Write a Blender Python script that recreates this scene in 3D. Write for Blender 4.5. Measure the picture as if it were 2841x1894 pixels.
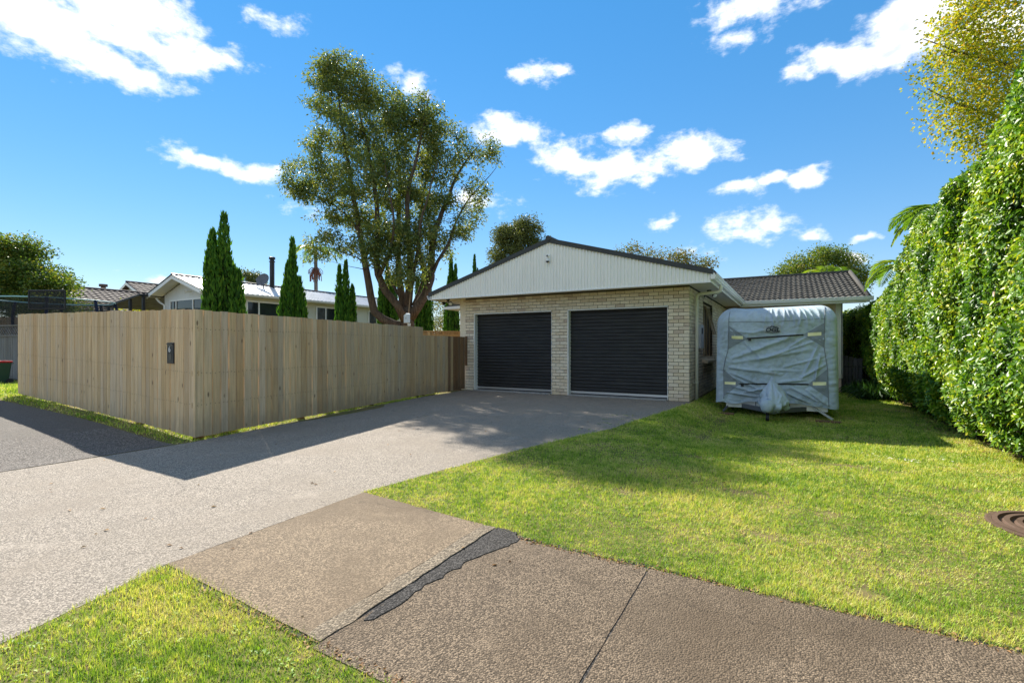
import bpy, math, random
import numpy as np
from mathutils import Vector, Matrix, noise as mnoise
R = math.radians
random.seed(7)
rng = np.random.default_rng(7)
for o in list(bpy.data.objects):
    bpy.data.objects.remove(o, do_unlink=True)
scene = bpy.context.scene
COL = scene.collection

# ------------------------------------------------------------------ camera
# world frame: x runs along the garage front (to the right), y into the section, z up;
# the right front corner of the garage is the origin.
CAM = (2.111, -12.176, 1.31)
cam_data = bpy.data.cameras.new('camera')
cam_data.sensor_width = 36.0
cam_data.lens = 36.0 * 1109.0 / 2352.0
cam_data.shift_y = 13.0 / 2352.0
cam_data.clip_start = 0.05
cam_data.clip_end = 2000.0
cam = bpy.data.objects.new('camera', cam_data)
COL.objects.link(cam)
cam.location = CAM
cam.rotation_euler = (R(90), 0, R(30))
scene.camera = cam

# ------------------------------------------------------------------ sun, sky, exposure
SUN_EL = R(38.0)
TO_SUN = Vector((-0.8788 * math.cos(SUN_EL), 0.4771 * math.cos(SUN_EL), math.sin(SUN_EL))).normalized()
SUN_STRENGTH = 4.6
SKY_STRENGTH = 0.15
EXPOSURE = 1.22
sl = bpy.data.lights.new('sun', 'SUN')
sl.energy = SUN_STRENGTH
sl.angle = R(0.53)
sl.color = (1.0, 0.94, 0.84)
so = bpy.data.objects.new('sun', sl)
COL.objects.link(so)
so.location = TO_SUN * 60
so.rotation_euler = TO_SUN.to_track_quat('Z', 'Y').to_euler()

scene.view_settings.view_transform = 'Standard'
scene.view_settings.look = 'None'
scene.view_settings.exposure = EXPOSURE
scene.view_settings.gamma = 1.0
scene.view_settings.use_curve_mapping = False
scene.cycles.max_bounces = 6
scene.cycles.diffuse_bounces = 4
scene.cycles.glossy_bounces = 3
scene.cycles.transmission_bounces = 4
scene.cycles.transparent_max_bounces = 8
scene.cycles.caustics_reflective = False
scene.cycles.caustics_refractive = False
scene.cycles.sample_clamp_indirect = 6.0
try:
    scene.cycles.use_denoising = True
except Exception:
    pass


# ------------------------------------------------------------------ node helpers
def nd(nt, typ, ins=None, **props):
    n = nt.nodes.new('ShaderNode' + typ)
    for k, v in props.items():
        setattr(n, k, v)
    for k, v in (ins or {}).items():
        s = n.inputs[k]
        if isinstance(v, bpy.types.NodeSocket):
            nt.links.new(v, s)
        else:
            if isinstance(v, (tuple, list)) and len(v) == 3 and s.type == 'RGBA':
                v = (v[0], v[1], v[2], 1.0)
            s.default_value = v
    return n


def fmath(nt, op, a, b=0.0, c=None, clamp=False):
    ins = {0: a, 1: b}
    if c is not None:
        ins[2] = c
    return nd(nt, 'Math', ins, operation=op, use_clamp=clamp).outputs[0]


def vmath(nt, op, a, b=(0, 0, 0), c=None, scale=None):
    ins = {0: a, 1: b}
    if c is not None:
        ins[2] = c
    n = nd(nt, 'VectorMath', ins, operation=op)
    if scale is not None:
        n.inputs['Scale'].default_value = scale
    return n.outputs['Value'] if op in ('LENGTH', 'DOT_PRODUCT', 'DISTANCE') else n.outputs[0]


def mixc(nt, fac, a, b, blend='MIX'):
    return nd(nt, 'Mix', {0: fac, 6: a, 7: b}, data_type='RGBA', blend_type=blend).outputs[2]


def noi(nt, vec, scale, detail=4.0, rough=0.55, dist=0.0):
    return nd(nt, 'TexNoise', {'Vector': vec, 'Scale': scale, 'Detail': detail, 'Roughness': rough, 'Distortion': dist}).outputs[0]


def vor(nt, vec, scale, out='Distance', feature='F1', rnd=1.0):
    return nd(nt, 'TexVoronoi', {'Vector': vec, 'Scale': scale, 'Randomness': rnd}, feature=feature).outputs[out]


def ss(nt, fac, lo, hi, a=0.0, b=1.0):
    return nd(nt, 'MapRange', {0: fac, 1: lo, 2: hi, 3: a, 4: b}, interpolation_type='SMOOTHSTEP').outputs[0]


def ramp(nt, fac, stops):
    n = nd(nt, 'ValToRGB', {0: fac})
    cr = n.color_ramp
    while len(cr.elements) > 1:
        cr.elements.remove(cr.elements[-1])
    cr.elements[0].position = stops[0][0]
    cr.elements[0].color = (*stops[0][1], 1)
    for p, c in stops[1:]:
        e = cr.elements.new(p)
        e.color = (*c, 1)
    return n.outputs[0]


# ------------------------------------------------------------------ world: Nishita sky with a layer of broken cumulus
def build_world():
    w = bpy.data.worlds.new('World')
    scene.world = w
    w.use_nodes = True
    nt = w.node_tree
    nt.nodes.clear()
    out = nd(nt, 'OutputWorld')
    bg = nd(nt, 'Background', {'Strength': SKY_STRENGTH})
    nt.links.new(bg.outputs[0], out.inputs[0])
    sky = nd(nt, 'TexSky', sky_type='NISHITA')
    sky.sun_disc = False
    sky.sun_elevation = SUN_EL
    sky.sun_rotation = math.atan2(TO_SUN.x, TO_SUN.y)
    sky.air_density = 1.0
    sky.dust_density = 0.0
    sky.ozone_density = 3.0
    sky.altitude = 30
    # the photograph is tone-compressed: even out the sky's range as a whole, keep its hue
    gm = nd(nt, 'Gamma', {'Color': sky.outputs[0], 'Gamma': 0.5})
    hs = nd(nt, 'HueSaturation', {'Hue': 0.5, 'Saturation': 1.95, 'Value': 1.0, 'Color': gm.outputs[0]})
    skyc = mixc(nt, 1.0, hs.outputs[0], (1.12, 1.09, 1.15), 'MULTIPLY')
    d = nd(nt, 'TexCoord').outputs['Generated']
    sep = nd(nt, 'SeparateXYZ', {0: d})
    az = fmath(nt, 'ARCTAN2', sep.outputs[0], sep.outputs[1])
    el = fmath(nt, 'MULTIPLY', fmath(nt, 'ARCSINE', sep.outputs[2]), ASP)
    ae = nd(nt, 'CombineXYZ', {0: az, 1: el, 2: 0.0}).outputs[0]
    # wind-torn edges: displace the lookup with noise
    w1 = nd(nt, 'TexNoise', {'Vector': d, 'Scale': 9.0, 'Detail': 3.0, 'Roughness': 0.6}).outputs['Color']
    p = vmath(nt, 'MULTIPLY_ADD', w1, (0.20, 0.24, 0.0), ae)
    p = vmath(nt, 'SUBTRACT', p, (0.10, 0.12, 0.0))
    yaw = -R(30)
    # (bearing and height in px of a 2352 px wide survey photo, half width, thickness)
    C = [(40, 20, 260, 1.3), (90, 80, 250, 1.2), (300, 30, 210, 1.2), (330, 100, 190, 1.2), (270, 165, 150, 1), (430, 120, 110, .9), (200, 130, 150, 1), (515, 135, 75, .5), (665, 52, 75, .55), (1215, 182, 60, .5), (1290, 158, 52, .5), (935, 188, 80, .8),
         (450, 375, 75, .8), (570, 398, 95, .8), (1165, 312, 115, 1), (1300, 362, 130, 1), (1420, 300, 70, .8), (1420, 388, 150, 1), (1580, 355, 125, 1),
         (1690, 440, 80, .7), (1770, 412, 80, .85), (1855, 388, 85, .95), (1665, 50, 90, .7), (1770, 10, 150, 1), (1695, 105, 75, .6), (1950, 125, 150, 1), (2060, 90, 190, 1.1), (2110, 20, 220, 1.2), (2300, 60, 220, 1.1),
         (1505, 510, 44, .5), (1735, 528, 95, .5), (1890, 540, 85, .7), (2045, 534, 40, .65), (1995, 590, 80, .7), (1110, 460, 70, .6), (1620, 588, 80, .5), (375, 637, 70, .5), (680, 470, 60, .3)]
    acc = None
    for px, py, rx, t in C:
        dx = px - 1176.0
        h = math.hypot(1109.0, dx)
        a = math.atan2(dx, 1109.0) + yaw
        e = math.atan2(797.0 - py, h) * ASP
        r_ = 0.95 * rx * 1109.0 / (h * h)
        v = fmath(nt, 'MULTIPLY_ADD', vmath(nt, 'DISTANCE', p, (a, e, 0)), -t / r_, t)
        acc = v if acc is None else fmath(nt, 'MAXIMUM', acc, v)
    # denser cloud than in view, added outside it for more fill light
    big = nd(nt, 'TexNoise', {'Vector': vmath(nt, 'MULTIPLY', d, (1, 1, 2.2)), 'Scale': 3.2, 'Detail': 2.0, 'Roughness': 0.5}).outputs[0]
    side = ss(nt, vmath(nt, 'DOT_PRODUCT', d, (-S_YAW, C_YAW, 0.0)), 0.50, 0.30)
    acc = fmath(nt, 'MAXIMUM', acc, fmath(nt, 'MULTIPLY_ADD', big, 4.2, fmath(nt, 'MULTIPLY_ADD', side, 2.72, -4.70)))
    f = nd(nt, 'TexNoise', {'Vector': vmath(nt, 'MULTIPLY', d, (1, 1, 1.9)), 'Scale': 15.0, 'Detail': 7.0, 'Roughness': 0.66, 'Distortion': 0.0}).outputs[0]
    dens = fmath(nt, 'MULTIPLY_ADD', fmath(nt, 'SUBTRACT', f, 0.5), 2.3, acc)
    alpha = ss(nt, dens, -0.05, 0.8)
    core = ss(nt, dens, 0.4, 1.2)
    shade = fmath(nt, 'MULTIPLY', core, ss(nt, w1, 0.46, 0.62))
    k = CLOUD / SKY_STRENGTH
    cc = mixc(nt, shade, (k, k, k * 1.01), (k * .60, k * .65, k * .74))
    col = mixc(nt, alpha, skyc, cc)
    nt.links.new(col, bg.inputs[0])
    w.cycles.sampling_method = 'MANUAL'
    w.cycles.sample_map_resolution = 512


ASP = 2.7
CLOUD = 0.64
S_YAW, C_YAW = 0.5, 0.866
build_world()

# ------------------------------------------------------------------ materials
GEO = {}


def newmat(name, rough=0.6, spec=0.3):
    m = bpy.data.materials.new(name)
    m.use_nodes = True
    nt = m.node_tree
    b = nt.nodes['Principled BSDF']
    b.inputs['Roughness'].default_value = rough
    b.inputs['Specular IOR Level'].default_value = spec
    return m, nt, b


def wpos(nt):
    return nd(nt, 'NewGeometry').outputs['Position']


def orand(nt):
    return nd(nt, 'ObjectInfo').outputs['Random']


def bump(nt, b, h, strength=0.3, dist=0.01):
    n = nd(nt, 'Bump', {'Strength': strength, 'Distance': dist, 'Height': h})
    nt.links.new(n.outputs[0], b.inputs['Normal'])


def painted(name, col, rough=0.45, spec=0.4, dirt=0.12, scale=3.0, metal=0.0, bumpy=0.0):
    m, nt, b = newmat(name, rough, spec)
    p = wpos(nt)
    n1 = noi(nt, p, scale, 6, .6)
    n2 = noi(nt, vmath(nt, 'MULTIPLY', p, (14, 14, 1.2)), 1.0, 4, .6)
    f = fmath(nt, 'MULTIPLY', ss(nt, n1, .35, .75), ss(nt, n2, .3, .8))
    dk = tuple(c * .55 * t for c, t in zip(col, (1, .95, .85)))
    c = mixc(nt, fmath(nt, 'MULTIPLY', f, dirt * 4, clamp=True), (*col,), dk)
    nt.links.new(c, b.inputs['Base Color'])
    nt.links.new(ss(nt, n1, .2, .8, rough - .08, rough + .12), b.inputs['Roughness'])
    b.inputs['Metallic'].default_value = metal
    if bumpy:
        bump(nt, b, n1, bumpy, .01)
    return m


M = {}
M['white_trim'] = painted('white_trim', (.82, .80, .74), .4, .4, .05)
M['cream_pipe'] = painted('cream_pipe', (.72, .70, .56), .4, .4, .06)
M['soffit'] = painted('soffit', (.78, .72, .56), .6, .25, .05)
M['dark_barge'] = painted('dark_barge', (.045, .047, .042), .5, .35, .1)
M['charcoal'] = painted('charcoal', (.03, .031, .033), .5, .35, .1)
M['black_metal'] = painted('black_metal', (.012, .012, .013), .35, .45, .0)
M['black_plastic'] = painted('black_plastic', (.014, .014, .015), .5, .4, .05)
M['navy_foam'] = painted('navy_foam', (.012, .02, .05), .7, .3, .05)
M['aluminium'] = painted('aluminium', (.62, .62, .62), .35, .5, .04, metal=.7)
M['threshold'] = painted('threshold_concrete', (.32, .31, .29), .85, .2, .2, 6)
M['green_plastic'] = painted('green_plastic', (.02, .055, .03), .45, .4, .06)
M['red_plastic'] = painted('red_plastic', (.55, .015, .015), .4, .4, .03)
M['bin_white'] = painted('number_white', (.75, .75, .72), .5, .3, .02)
M['tan_frame'] = painted('tan_frame', (.42, .31, .18), .55, .3, .1)
M['curtain'] = painted('curtain_cloth', (.30, .23, .14), .8, .1, .1, 8)
M['meter_grey'] = painted('meter_box_grey', (.58, .60, .60), .5, .3, .1)
M['chassis_white'] = painted('chassis_white', (.74, .74, .71), .35, .45, .08)
M['terracotta_flue'] = painted('vent_brown', (.12, .08, .06), .6, .3, .1)
M['grey_gable'] = painted('grey_gable', (.42, .46, .50), .6, .3, .05)
M['rust'] = painted('rusty_brown', (.11, .068, .045), .75, .25, .25, 9, bumpy=.2)
M['dish_grey'] = painted('dish_grey', (.10, .105, .115), .5, .4, .05)
M['foil_white'] = painted('feeder_white', (.70, .76, .78), .5, .3, .05)


def mat_brick():
    m, nt, b = newmat('pale_brick', .85, .15)
    p = wpos(nt)
    r = orand(nt)
    att = nd(nt, 'Attribute', attribute_name='rnd').outputs['Fac']
    r = fmath(nt, 'FRACT', fmath(nt, 'ADD', r, att))
    c = ramp(nt, r, [(0, (.70, .56, .38)), (.3, (.80, .67, .49)), (.55, (.84, .72, .54)), (.8, (.79, .67, .51)), (.95, (.62, .49, .36)), (1, (.58, .44, .33))])
    n = noi(nt, p, 28, 6, .65)
    n2 = noi(nt, p, 160, 3, .6)
    c = mixc(nt, ss(nt, n, .45, .8), c, mixc(nt, .45, c, (.26, .22, .16)))
    c = mixc(nt, fmath(nt, 'MULTIPLY', ss(nt, n2, .55, .8), .3), c, (.22, .19, .15))
    nt.links.new(c, b.inputs['Base Color'])
    bump(nt, b, fmath(nt, 'ADD', n, fmath(nt, 'MULTIPLY', n2, .5)), .35, .006)
    return m


def mat_mortar():
    m, nt, b = newmat('brown_mortar', .95, .1)
    n = noi(nt, wpos(nt), 30, 5)
    nt.links.new(mixc(nt, n, (.075, .06, .045), (.12, .10, .075)), b.inputs['Base Color'])
    return m


def mat_wood(name, c1, c2, c3, grey, gamt=.6, scale=1.0):
    """vertical grain timber: colour per board, long streaks, knots, silvering"""
    m, nt, b = newmat(name, .8, .18)
    p = wpos(nt)
    r = orand(nt)
    off = nd(nt, 'CombineXYZ', {0: fmath(nt, 'MULTIPLY', r, 37.0), 1: fmath(nt, 'MULTIPLY', r, 91.0), 2: fmath(nt, 'MULTIPLY', r, 53.0)}).outputs[0]
    q = vmath(nt, 'ADD', p, off)
    g = noi(nt, vmath(nt, 'MULTIPLY', q, (34 * scale, 34 * scale, 1.4)), 1.0, 6, .6, .6)
    g2 = noi(nt, vmath(nt, 'MULTIPLY', q, (120 * scale, 120 * scale, 3.5)), 1.0, 3, .6)
    c = ramp(nt, r, [(0, tuple(x * .84 for x in c1)), (.18, c1), (.35, c2), (.5, grey), (.62, c3), (.8, tuple(min(.8, x * 1.06) for x in c2)), (.92, c1), (1, (c1[0] * .88, c1[1] * .8, c1[2] * .72))])
    c = mixc(nt, ss(nt, g, .35, .72), c, mixc(nt, .55, c, (c1[0] * .5, c1[1] * .45, c1[2] * .38)))
    c = mixc(nt, fmath(nt, 'MULTIPLY', ss(nt, g2, .5, .8), .28), c, (c1[0] * .4, c1[1] * .36, c1[2] * .3))
    big = noi(nt, vmath(nt, 'MULTIPLY', q, (1.5, 1.5, .8)), 1.0, 4, .6)
    c = mixc(nt, fmath(nt, 'MULTIPLY', ss(nt, big, .38, .7), gamt), c, mixc(nt, g, grey, tuple(x * .6 for x in grey)))
    # pale bloom patches
    bl = noi(nt, vmath(nt, 'MULTIPLY', q, (11, 11, 3.2)), 1.0, 5, .65)
    c = mixc(nt, fmath(nt, 'MULTIPLY', ss(nt, bl, .62, .8), .45), c, tuple(min(.7, x * 1.45) for x in grey))
    # run-off streaks from the top, rain splash at the foot, both broken up by noise
    zz = nd(nt, 'SeparateXYZ', {0: p}).outputs[2]
    runs = noi(nt, vmath(nt, 'MULTIPLY', q, (26, 26, .45)), 1.0, 4, .6)
    c = mixc(nt, fmath(nt, 'MULTIPLY', ss(nt, runs, .55, .75), .42), c, tuple(x * .5 for x in grey))
    foot = fmath(nt, 'MULTIPLY_ADD', noi(nt, vmath(nt, 'MULTIPLY', q, (7, 7, 2.5)), 1.0, 5, .65), -.9, fmath(nt, 'ADD', zz, .12))
    c = mixc(nt, fmath(nt, 'MULTIPLY', ss(nt, foot, .12, -.28), .5), c, tuple(x * .42 for x in grey))
    k = vor(nt, vmath(nt, 'MULTIPLY', q, (6.5, 6.5, 2.6)), 1.0)
    c = mixc(nt, fmath(nt, 'MULTIPLY', ss(nt, k, .13, .05), .8), c, (.11, .065, .035))
    nt.links.new(c, b.inputs['Base Color'])
    bump(nt, b, fmath(nt, 'ADD', g, fmath(nt, 'MULTIPLY', g2, .6)), .35, .004)
    return m


M['brick'] = mat_brick()
M['mortar'] = mat_mortar()
M['paling'] = mat_wood('weathered_pine', (.66, .455, .235), (.76, .555, .315), (.72, .53, .32), (.64, .505, .35), .5)
M['paling_grey'] = mat_wood('weathered_pine_grey', (.60, .415, .22), (.67, .48, .27), (.62, .46, .28), (.52, .425, .30), .6)
M['old_paling'] = mat_wood('old_grey_timber', (.16, .15, .13), (.20, .19, .17), (.23, .22, .20), (.22, .22, .215), .9)
M['new_pine'] = mat_wood('new_orange_pine', (.58, .35, .14), (.64, .41, .18), (.60, .38, .17), (.55, .38, .2), .2)
M['brown_post'] = mat_wood('brown_post', (.27, .15, .075), (.31, .18, .09), (.29, .17, .09), (.24, .16, .10), .3)
M['tan_fence'] = mat_wood('tan_timber', (.46, .31, .16), (.50, .35, .19), (.48, .34, .19), (.4, .33, .24), .3)


def mat_concrete(name, base, pebble_scale, contrast, stain, brown, bstr=.4, spots=None):
    m, nt, b = newmat(name, .88, .18)
    p = wpos(nt)
    v = vor(nt, p, pebble_scale, 'Color')
    vd = vor(nt, p, pebble_scale, 'Distance')
    s = nd(nt, 'SeparateColor', {0: v}).outputs[0]
    lo = tuple(x * (1 - contrast) for x in base)
    hi = tuple(min(.75, x * (1 + contrast)) for x in base)
    c = mixc(nt, ss(nt, s, .1, .95), lo, hi)
    c = mixc(nt, fmath(nt, 'MULTIPLY', ss(nt, vd, .45, .8), min(1, contrast * 1.6)), c, tuple(x * .33 for x in base))
    big = noi(nt, p, .9, 6, .62)
    c = mixc(nt, fmath(nt, 'MULTIPLY', ss(nt, big, .42, .68), stain), c, brown)
    grit = noi(nt, p, pebble_scale * 1.5, 2, .7)
    c = mixc(nt, fmath(nt, 'MULTIPLY', ss(nt, grit, .56, .68), .62), c, tuple(x * .28 for x in base))
    c = mixc(nt, fmath(nt, 'MULTIPLY', ss(nt, grit, .42, .32), .5), c, tuple(min(.75, x * 1.5) for x in base))
    mid = noi(nt, p, 5.0, 5, .65)
    c = mixc(nt, fmath(nt, 'MULTIPLY', ss(nt, mid, .5, .75), stain * .7), c, tuple(x * .62 for x in base))
    pale = noi(nt, vmath(nt, 'ADD', p, (7.3, 2.2, 0)), 1.9, 5, .6)
    c = mixc(nt, fmath(nt, 'MULTIPLY', ss(nt, pale, .58, .75), .45), c, tuple(min(.7, x * 1.3) for x in base))
    if spots:       # hairline cracks, drips and old tyre grime
        wp = vmath(nt, 'ADD', p, vmath(nt, 'MULTIPLY', nd(nt, 'TexNoise', {'Vector': p, 'Scale': 2.3, 'Detail': 5.0, 'Roughness': .65}).outputs['Color'], (.55, .55, 0)))
        ed_ = vor(nt, wp, .42, 'Distance', 'DISTANCE_TO_EDGE')
        msk = ss(nt, noi(nt, vmath(nt, 'ADD', p, (3, 9, 0)), .7, 2), .5, .6)
        c = mixc(nt, fmath(nt, 'MULTIPLY', fmath(nt, 'MULTIPLY', ss(nt, ed_, .005, .001), msk), .45), c, tuple(x * .25 for x in base))
        dr = vor(nt, vmath(nt, 'ADD', p, (1.7, .4, 0)), 2.1)
        c = mixc(nt, fmath(nt, 'MULTIPLY', ss(nt, dr, .10, .03), .4), c, tuple(x * .4 for x in base))
        ty = noi(nt, vmath(nt, 'MULTIPLY', p, (2.4, .35, 1)), 1.0, 4, .6)
        c = mixc(nt, fmath(nt, 'MULTIPLY', ss(nt, ty, .52, .72), .35), c, tuple(x * .6 for x in base))
    nt.links.new(c, b.inputs['Base Color'])
    h = fmath(nt, 'SUBTRACT', fmath(nt, 'MULTIPLY', s, .25), vd)
    bump(nt, b, fmath(nt, 'ADD', h, fmath(nt, 'MULTIPLY', mid, .3)), bstr, .006)
    return m


M['driveway'] = mat_concrete('driveway_concrete', (.315, .27, .218), 130, .5, .55, (.235, .195, .15), .4, True)
M['crossing'] = mat_concrete('crossing_concrete', (.24, .18, .118), 125, .45, .9, (.135, .098, .062), .45, True)
M['aggregate'] = mat_concrete('aggregate_path', (.19, .143, .097), 120, .5, .85, (.10, .072, .046), .85, True)
M['aggregate2'] = mat_concrete('aggregate_left', (.17, .15, .13), 80, .6, .35, (.12, .10, .085), .8)
M['asphalt_path'] = mat_concrete('asphalt_path', (.135, .118, .10), 110, .35, .3, (.10, .088, .075), .35)
M['patch'] = mat_concrete('asphalt_patch', (.068, .062, .056), 100, .6, .3, (.045, .042, .04), .9)
M['pebble'] = mat_concrete('pebble_edge', (.235, .19, .135), 85, .42, .6, (.15, .112, .072), .9)


def lawn_colour(nt, p):
    n1 = noi(nt, p, .55, 5, .6)
    n2 = noi(nt, p, 2.6, 5, .65)
    n3 = noi(nt, p, 14, 4, .6)
    f = fmath(nt, 'ADD', fmath(nt, 'MULTIPLY', n1, .30), fmath(nt, 'ADD', fmath(nt, 'MULTIPLY', n2, .32), fmath(nt, 'MULTIPLY', n3, .38)))
    return f, n2, n3


def mat_soil():
    m, nt, b = newmat('lawn_ground', .95, .05)
    p = wpos(nt)
    f, n2, n3 = lawn_colour(nt, p)
    c = ramp(nt, f, [(.3, (.09, .11, .03)), (.48, (.15, .14, .05)), (.58, (.20, .15, .075)), (.72, (.21, .14, .085))])
    c = mixc(nt, ss(nt, n3, .5, .75), c, (.11, .085, .045))
    nt.links.new(c, b.inputs['Base Color'])
    bump(nt, b, n3, .6, .02)
    return m


def leafy(name, cols, trans=.35, rough=.45, spec=.35, tcol=1.5, pos_noise=None, back=None):
    """foliage: colour from the per-leaf value 'rnd', gloss, light through the blade"""
    m = bpy.data.materials.new(name)
    m.use_nodes = True
    nt = m.node_tree
    b = nt.nodes['Principled BSDF']
    out = nt.nodes['Material Output']
    att = nd(nt, 'Attribute', attribute_name='rnd').outputs['Fac']
    if pos_noise:
        f, _, _ = lawn_colour(nt, wpos(nt))
        att = fmath(nt, 'ADD', fmath(nt, 'MULTIPLY', att, 1 - pos_noise), fmath(nt, 'MULTIPLY', ss(nt, f, .40, .60), pos_noise))
    n = len(cols)
    c = ramp(nt, att, [(i / (n - 1), cc) for i, cc in enumerate(cols)])
    nt.links.new(c, b.inputs['Base Color'])
    b.inputs['Roughness'].default_value = rough
    b.inputs['Specular IOR Level'].default_value = spec
    tc = mixc(nt, 1.0, c, (tcol * 1.05, tcol, tcol * .45), 'MULTIPLY')
    t = nd(nt, 'BsdfTranslucent', {'Color': tc})
    mx = nd(nt, 'MixShader', {0: trans, 1: b.outputs[0], 2: t.outputs[0]})
    nt.links.new(mx.outputs[0], out.inputs[0])
    return m


M['soil'] = mat_soil()
M['grass'] = leafy('grass_blades', [(.06, .16, .012), (.18, .31, .03), (.36, .47, .07), (.54, .55, .14), (.66, .56, .29)], .35, .55, .25, 1.4, .6)
M['hedge'] = leafy('camellia_leaf', [(.035, .10, .010), (.08, .19, .015), (.16, .29, .02), (.30, .41, .028), (.48, .47, .05)], .30, .38, .4, 1.6)
M['tree_leaf'] = leafy('olive_green_leaf', [(.045, .08, .026), (.085, .135, .038), (.135, .185, .052), (.23, .255, .07), (.34, .30, .10)], .42, .45, .35, 1.5)
M['yellow_leaf'] = leafy('autumn_leaf', [(.10, .16, .015), (.19, .26, .02), (.32, .35, .025), (.49, .42, .03), (.58, .30, .03)], .45, .5, .25, 1.4)
M['left_leaf'] = leafy('maple_leaf', [(.03, .07, .012), (.06, .115, .018), (.10, .16, .025), (.18, .22, .035), (.32, .25, .05)], .4, .5, .3, 1.5)
M['far_leaf'] = leafy('far_tree_leaf', [(.05, .07, .022), (.085, .11, .03), (.13, .15, .045), (.20, .20, .065)], .3, .55, .25, 1.3)
M['sparse_leaf'] = leafy('thin_tree_leaf', [(.07, .10, .025), (.12, .15, .04), (.17, .16, .06), (.20, .09, .08)], .4, .5, .25, 1.4)
M['cypress'] = leafy('cypress_spray', [(.02, .07, .009), (.048, .145, .016), (.09, .22, .02), (.17, .31, .03)], .28, .6, .2, 1.5)
M['palm'] = leafy('palm_leaf', [(.05, .12, .015), (.10, .21, .022), (.18, .28, .03), (.32, .34, .05)], .4, .4, .4, 1.5)
M['agapanthus'] = leafy('strap_leaf', [(.015, .05, .01), (.03, .085, .015), (.06, .13, .02)], .25, .35, .4, 1.4)
M['petal'] = leafy('flower_petal', [(.75, .55, .56), (.82, .72, .70), (.80, .80, .76)], .3, .6, .2, 1.0)
M['litter'] = leafy('dead_leaf', [(.16, .08, .035), (.26, .14, .06), (.36, .22, .10), (.45, .30, .16)], .15, .7, .15, 1.0)


def mat_bark(name, a, bcol):
    m, nt, b = newmat(name, .9, .12)
    p = wpos(nt)
    n = noi(nt, vmath(nt, 'MULTIPLY', p, (16, 16, 3.0)), 1.0, 6, .65, .8)
    n2 = noi(nt, p, 3, 4)
    c = mixc(nt, ss(nt, n, .3, .7), a, bcol)
    c = mixc(nt, ss(nt, n2, .45, .75), c, tuple(x * .7 for x in bcol))
    nt.links.new(c, b.inputs['Base Color'])
    bump(nt, b, n, .8, .03)
    return m


M['bark'] = mat_bark('tree_bark', (.05, .036, .026), (.155, .115, .082))
M['grey_bark'] = mat_bark('grey_bark', (.07, .06, .05), (.20, .18, .15))
M['inner'] = painted('dark_core_fill', (.02, .032, .012), .9, .05, .1, 6)  # for the dark solid cores added inside the hedges and cypresses


def mat_tile(name, a, bcol, lichen):
    m, nt, b = newmat(name, .8, .2)
    p = wpos(nt)
    r = orand(nt)
    n = noi(nt, p, 9, 6, .65)
    c = mixc(nt, r, a, bcol)
    c = mixc(nt, fmath(nt, 'MULTIPLY', ss(nt, n, .48, .72), .6), c, lichen)
    sp = noi(nt, p, 40, 2, .5)
    c = mixc(nt, ss(nt, sp, .72, .78), c, tuple(min(.8, x * 2.2) for x in lichen))
    nt.links.new(c, b.inputs['Base Color'])
    bump(nt, b, n, .3, .01)
    return m


M['tile'] = mat_tile('weathered_roof_tile', (.060, .055, .046), (.092, .085, .071), (.14, .132, .10))
M['brown_tile'] = mat_tile('brown_roof_tile', (.055, .042, .038), (.085, .066, .058), (.11, .09, .08))


def mat_cladding():
    m, nt, b = newmat('ribbed_cladding_white', .5, .35)
    p = wpos(nt)
    streak = noi(nt, vmath(nt, 'MULTIPLY', p, (7, 7, .7)), 1.0, 5, .65)
    fine = noi(nt, vmath(nt, 'MULTIPLY', p, (40, 40, 3)), 1.0, 4, .6)
    c = mixc(nt, fmath(nt, 'MULTIPLY', ss(nt, streak, .5, .8), .35), (.88, .85, .76), (.70, .63, .50))
    rs = noi(nt, vmath(nt, 'MULTIPLY', p, (5, 5, .35)), 1.0, 3, .5)
    c = mixc(nt, fmath(nt, 'MULTIPLY', fmath(nt, 'MULTIPLY', ss(nt, rs, .66, .74), ss(nt, fine, .45, .7)), .6), c, (.42, .25, .11))
    nt.links.new(c, b.inputs['Base Color'])
    return m


M['cladding'] = mat_cladding()


def mat_door():
    m, nt, b = newmat('roller_door_black', .42, .4)
    p = wpos(nt)
    n = noi(nt, vmath(nt, 'MULTIPLY', p, (1.5, 1.5, 26)), 1.0, 5, .6)
    n2 = noi(nt, p, 2.2, 5, .6)
    c = mixc(nt, ss(nt, n, .4, .75), (.020, .0195, .019), (.042, .041, .039))
    c = mixc(nt, fmath(nt, 'MULTIPLY', ss(nt, n2, .5, .8), .5), c, (.05, .047, .04))
    nt.links.new(c, b.inputs['Base Color'])
    nt.links.new(ss(nt, n2, .2, .8, .42, .6), b.inputs['Roughness'])
    return m


M['door'] = mat_door()


def mat_glass(name, tint=(.015, .018, .02)):
    m, nt, b = newmat(name, .05, .45)
    n = noi(nt, wpos(nt), 1.2, 3)
    nt.links.new(mixc(nt, n, tint, tuple(x * 2.2 for x in tint)), b.inputs['Base Color'])
    b.inputs['Coat Weight'].default_value = .0
    b.inputs['Coat Roughness'].default_value = .02
    return m


M['glass'] = mat_glass('dark_window_glass')


def mat_iron():
    m, nt, b = newmat('corrugated_roof_iron', .35, .5)
    p = wpos(nt)
    n = noi(nt, p, 1.6, 5, .6)
    nt.links.new(mixc(nt, ss(nt, n, .35, .8), (.62, .62, .61), (.44, .44, .43)), b.inputs['Base Color'])
    b.inputs['Metallic'].default_value = .25
    return m


M['roof_iron'] = mat_iron()
M['weatherboard'] = painted('weatherboard_cream', (.66, .64, .52), .55, .3, .06)
M['weatherboard_white'] = painted('weatherboard_white', (.70, .69, .63), .55, .3, .06)


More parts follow.
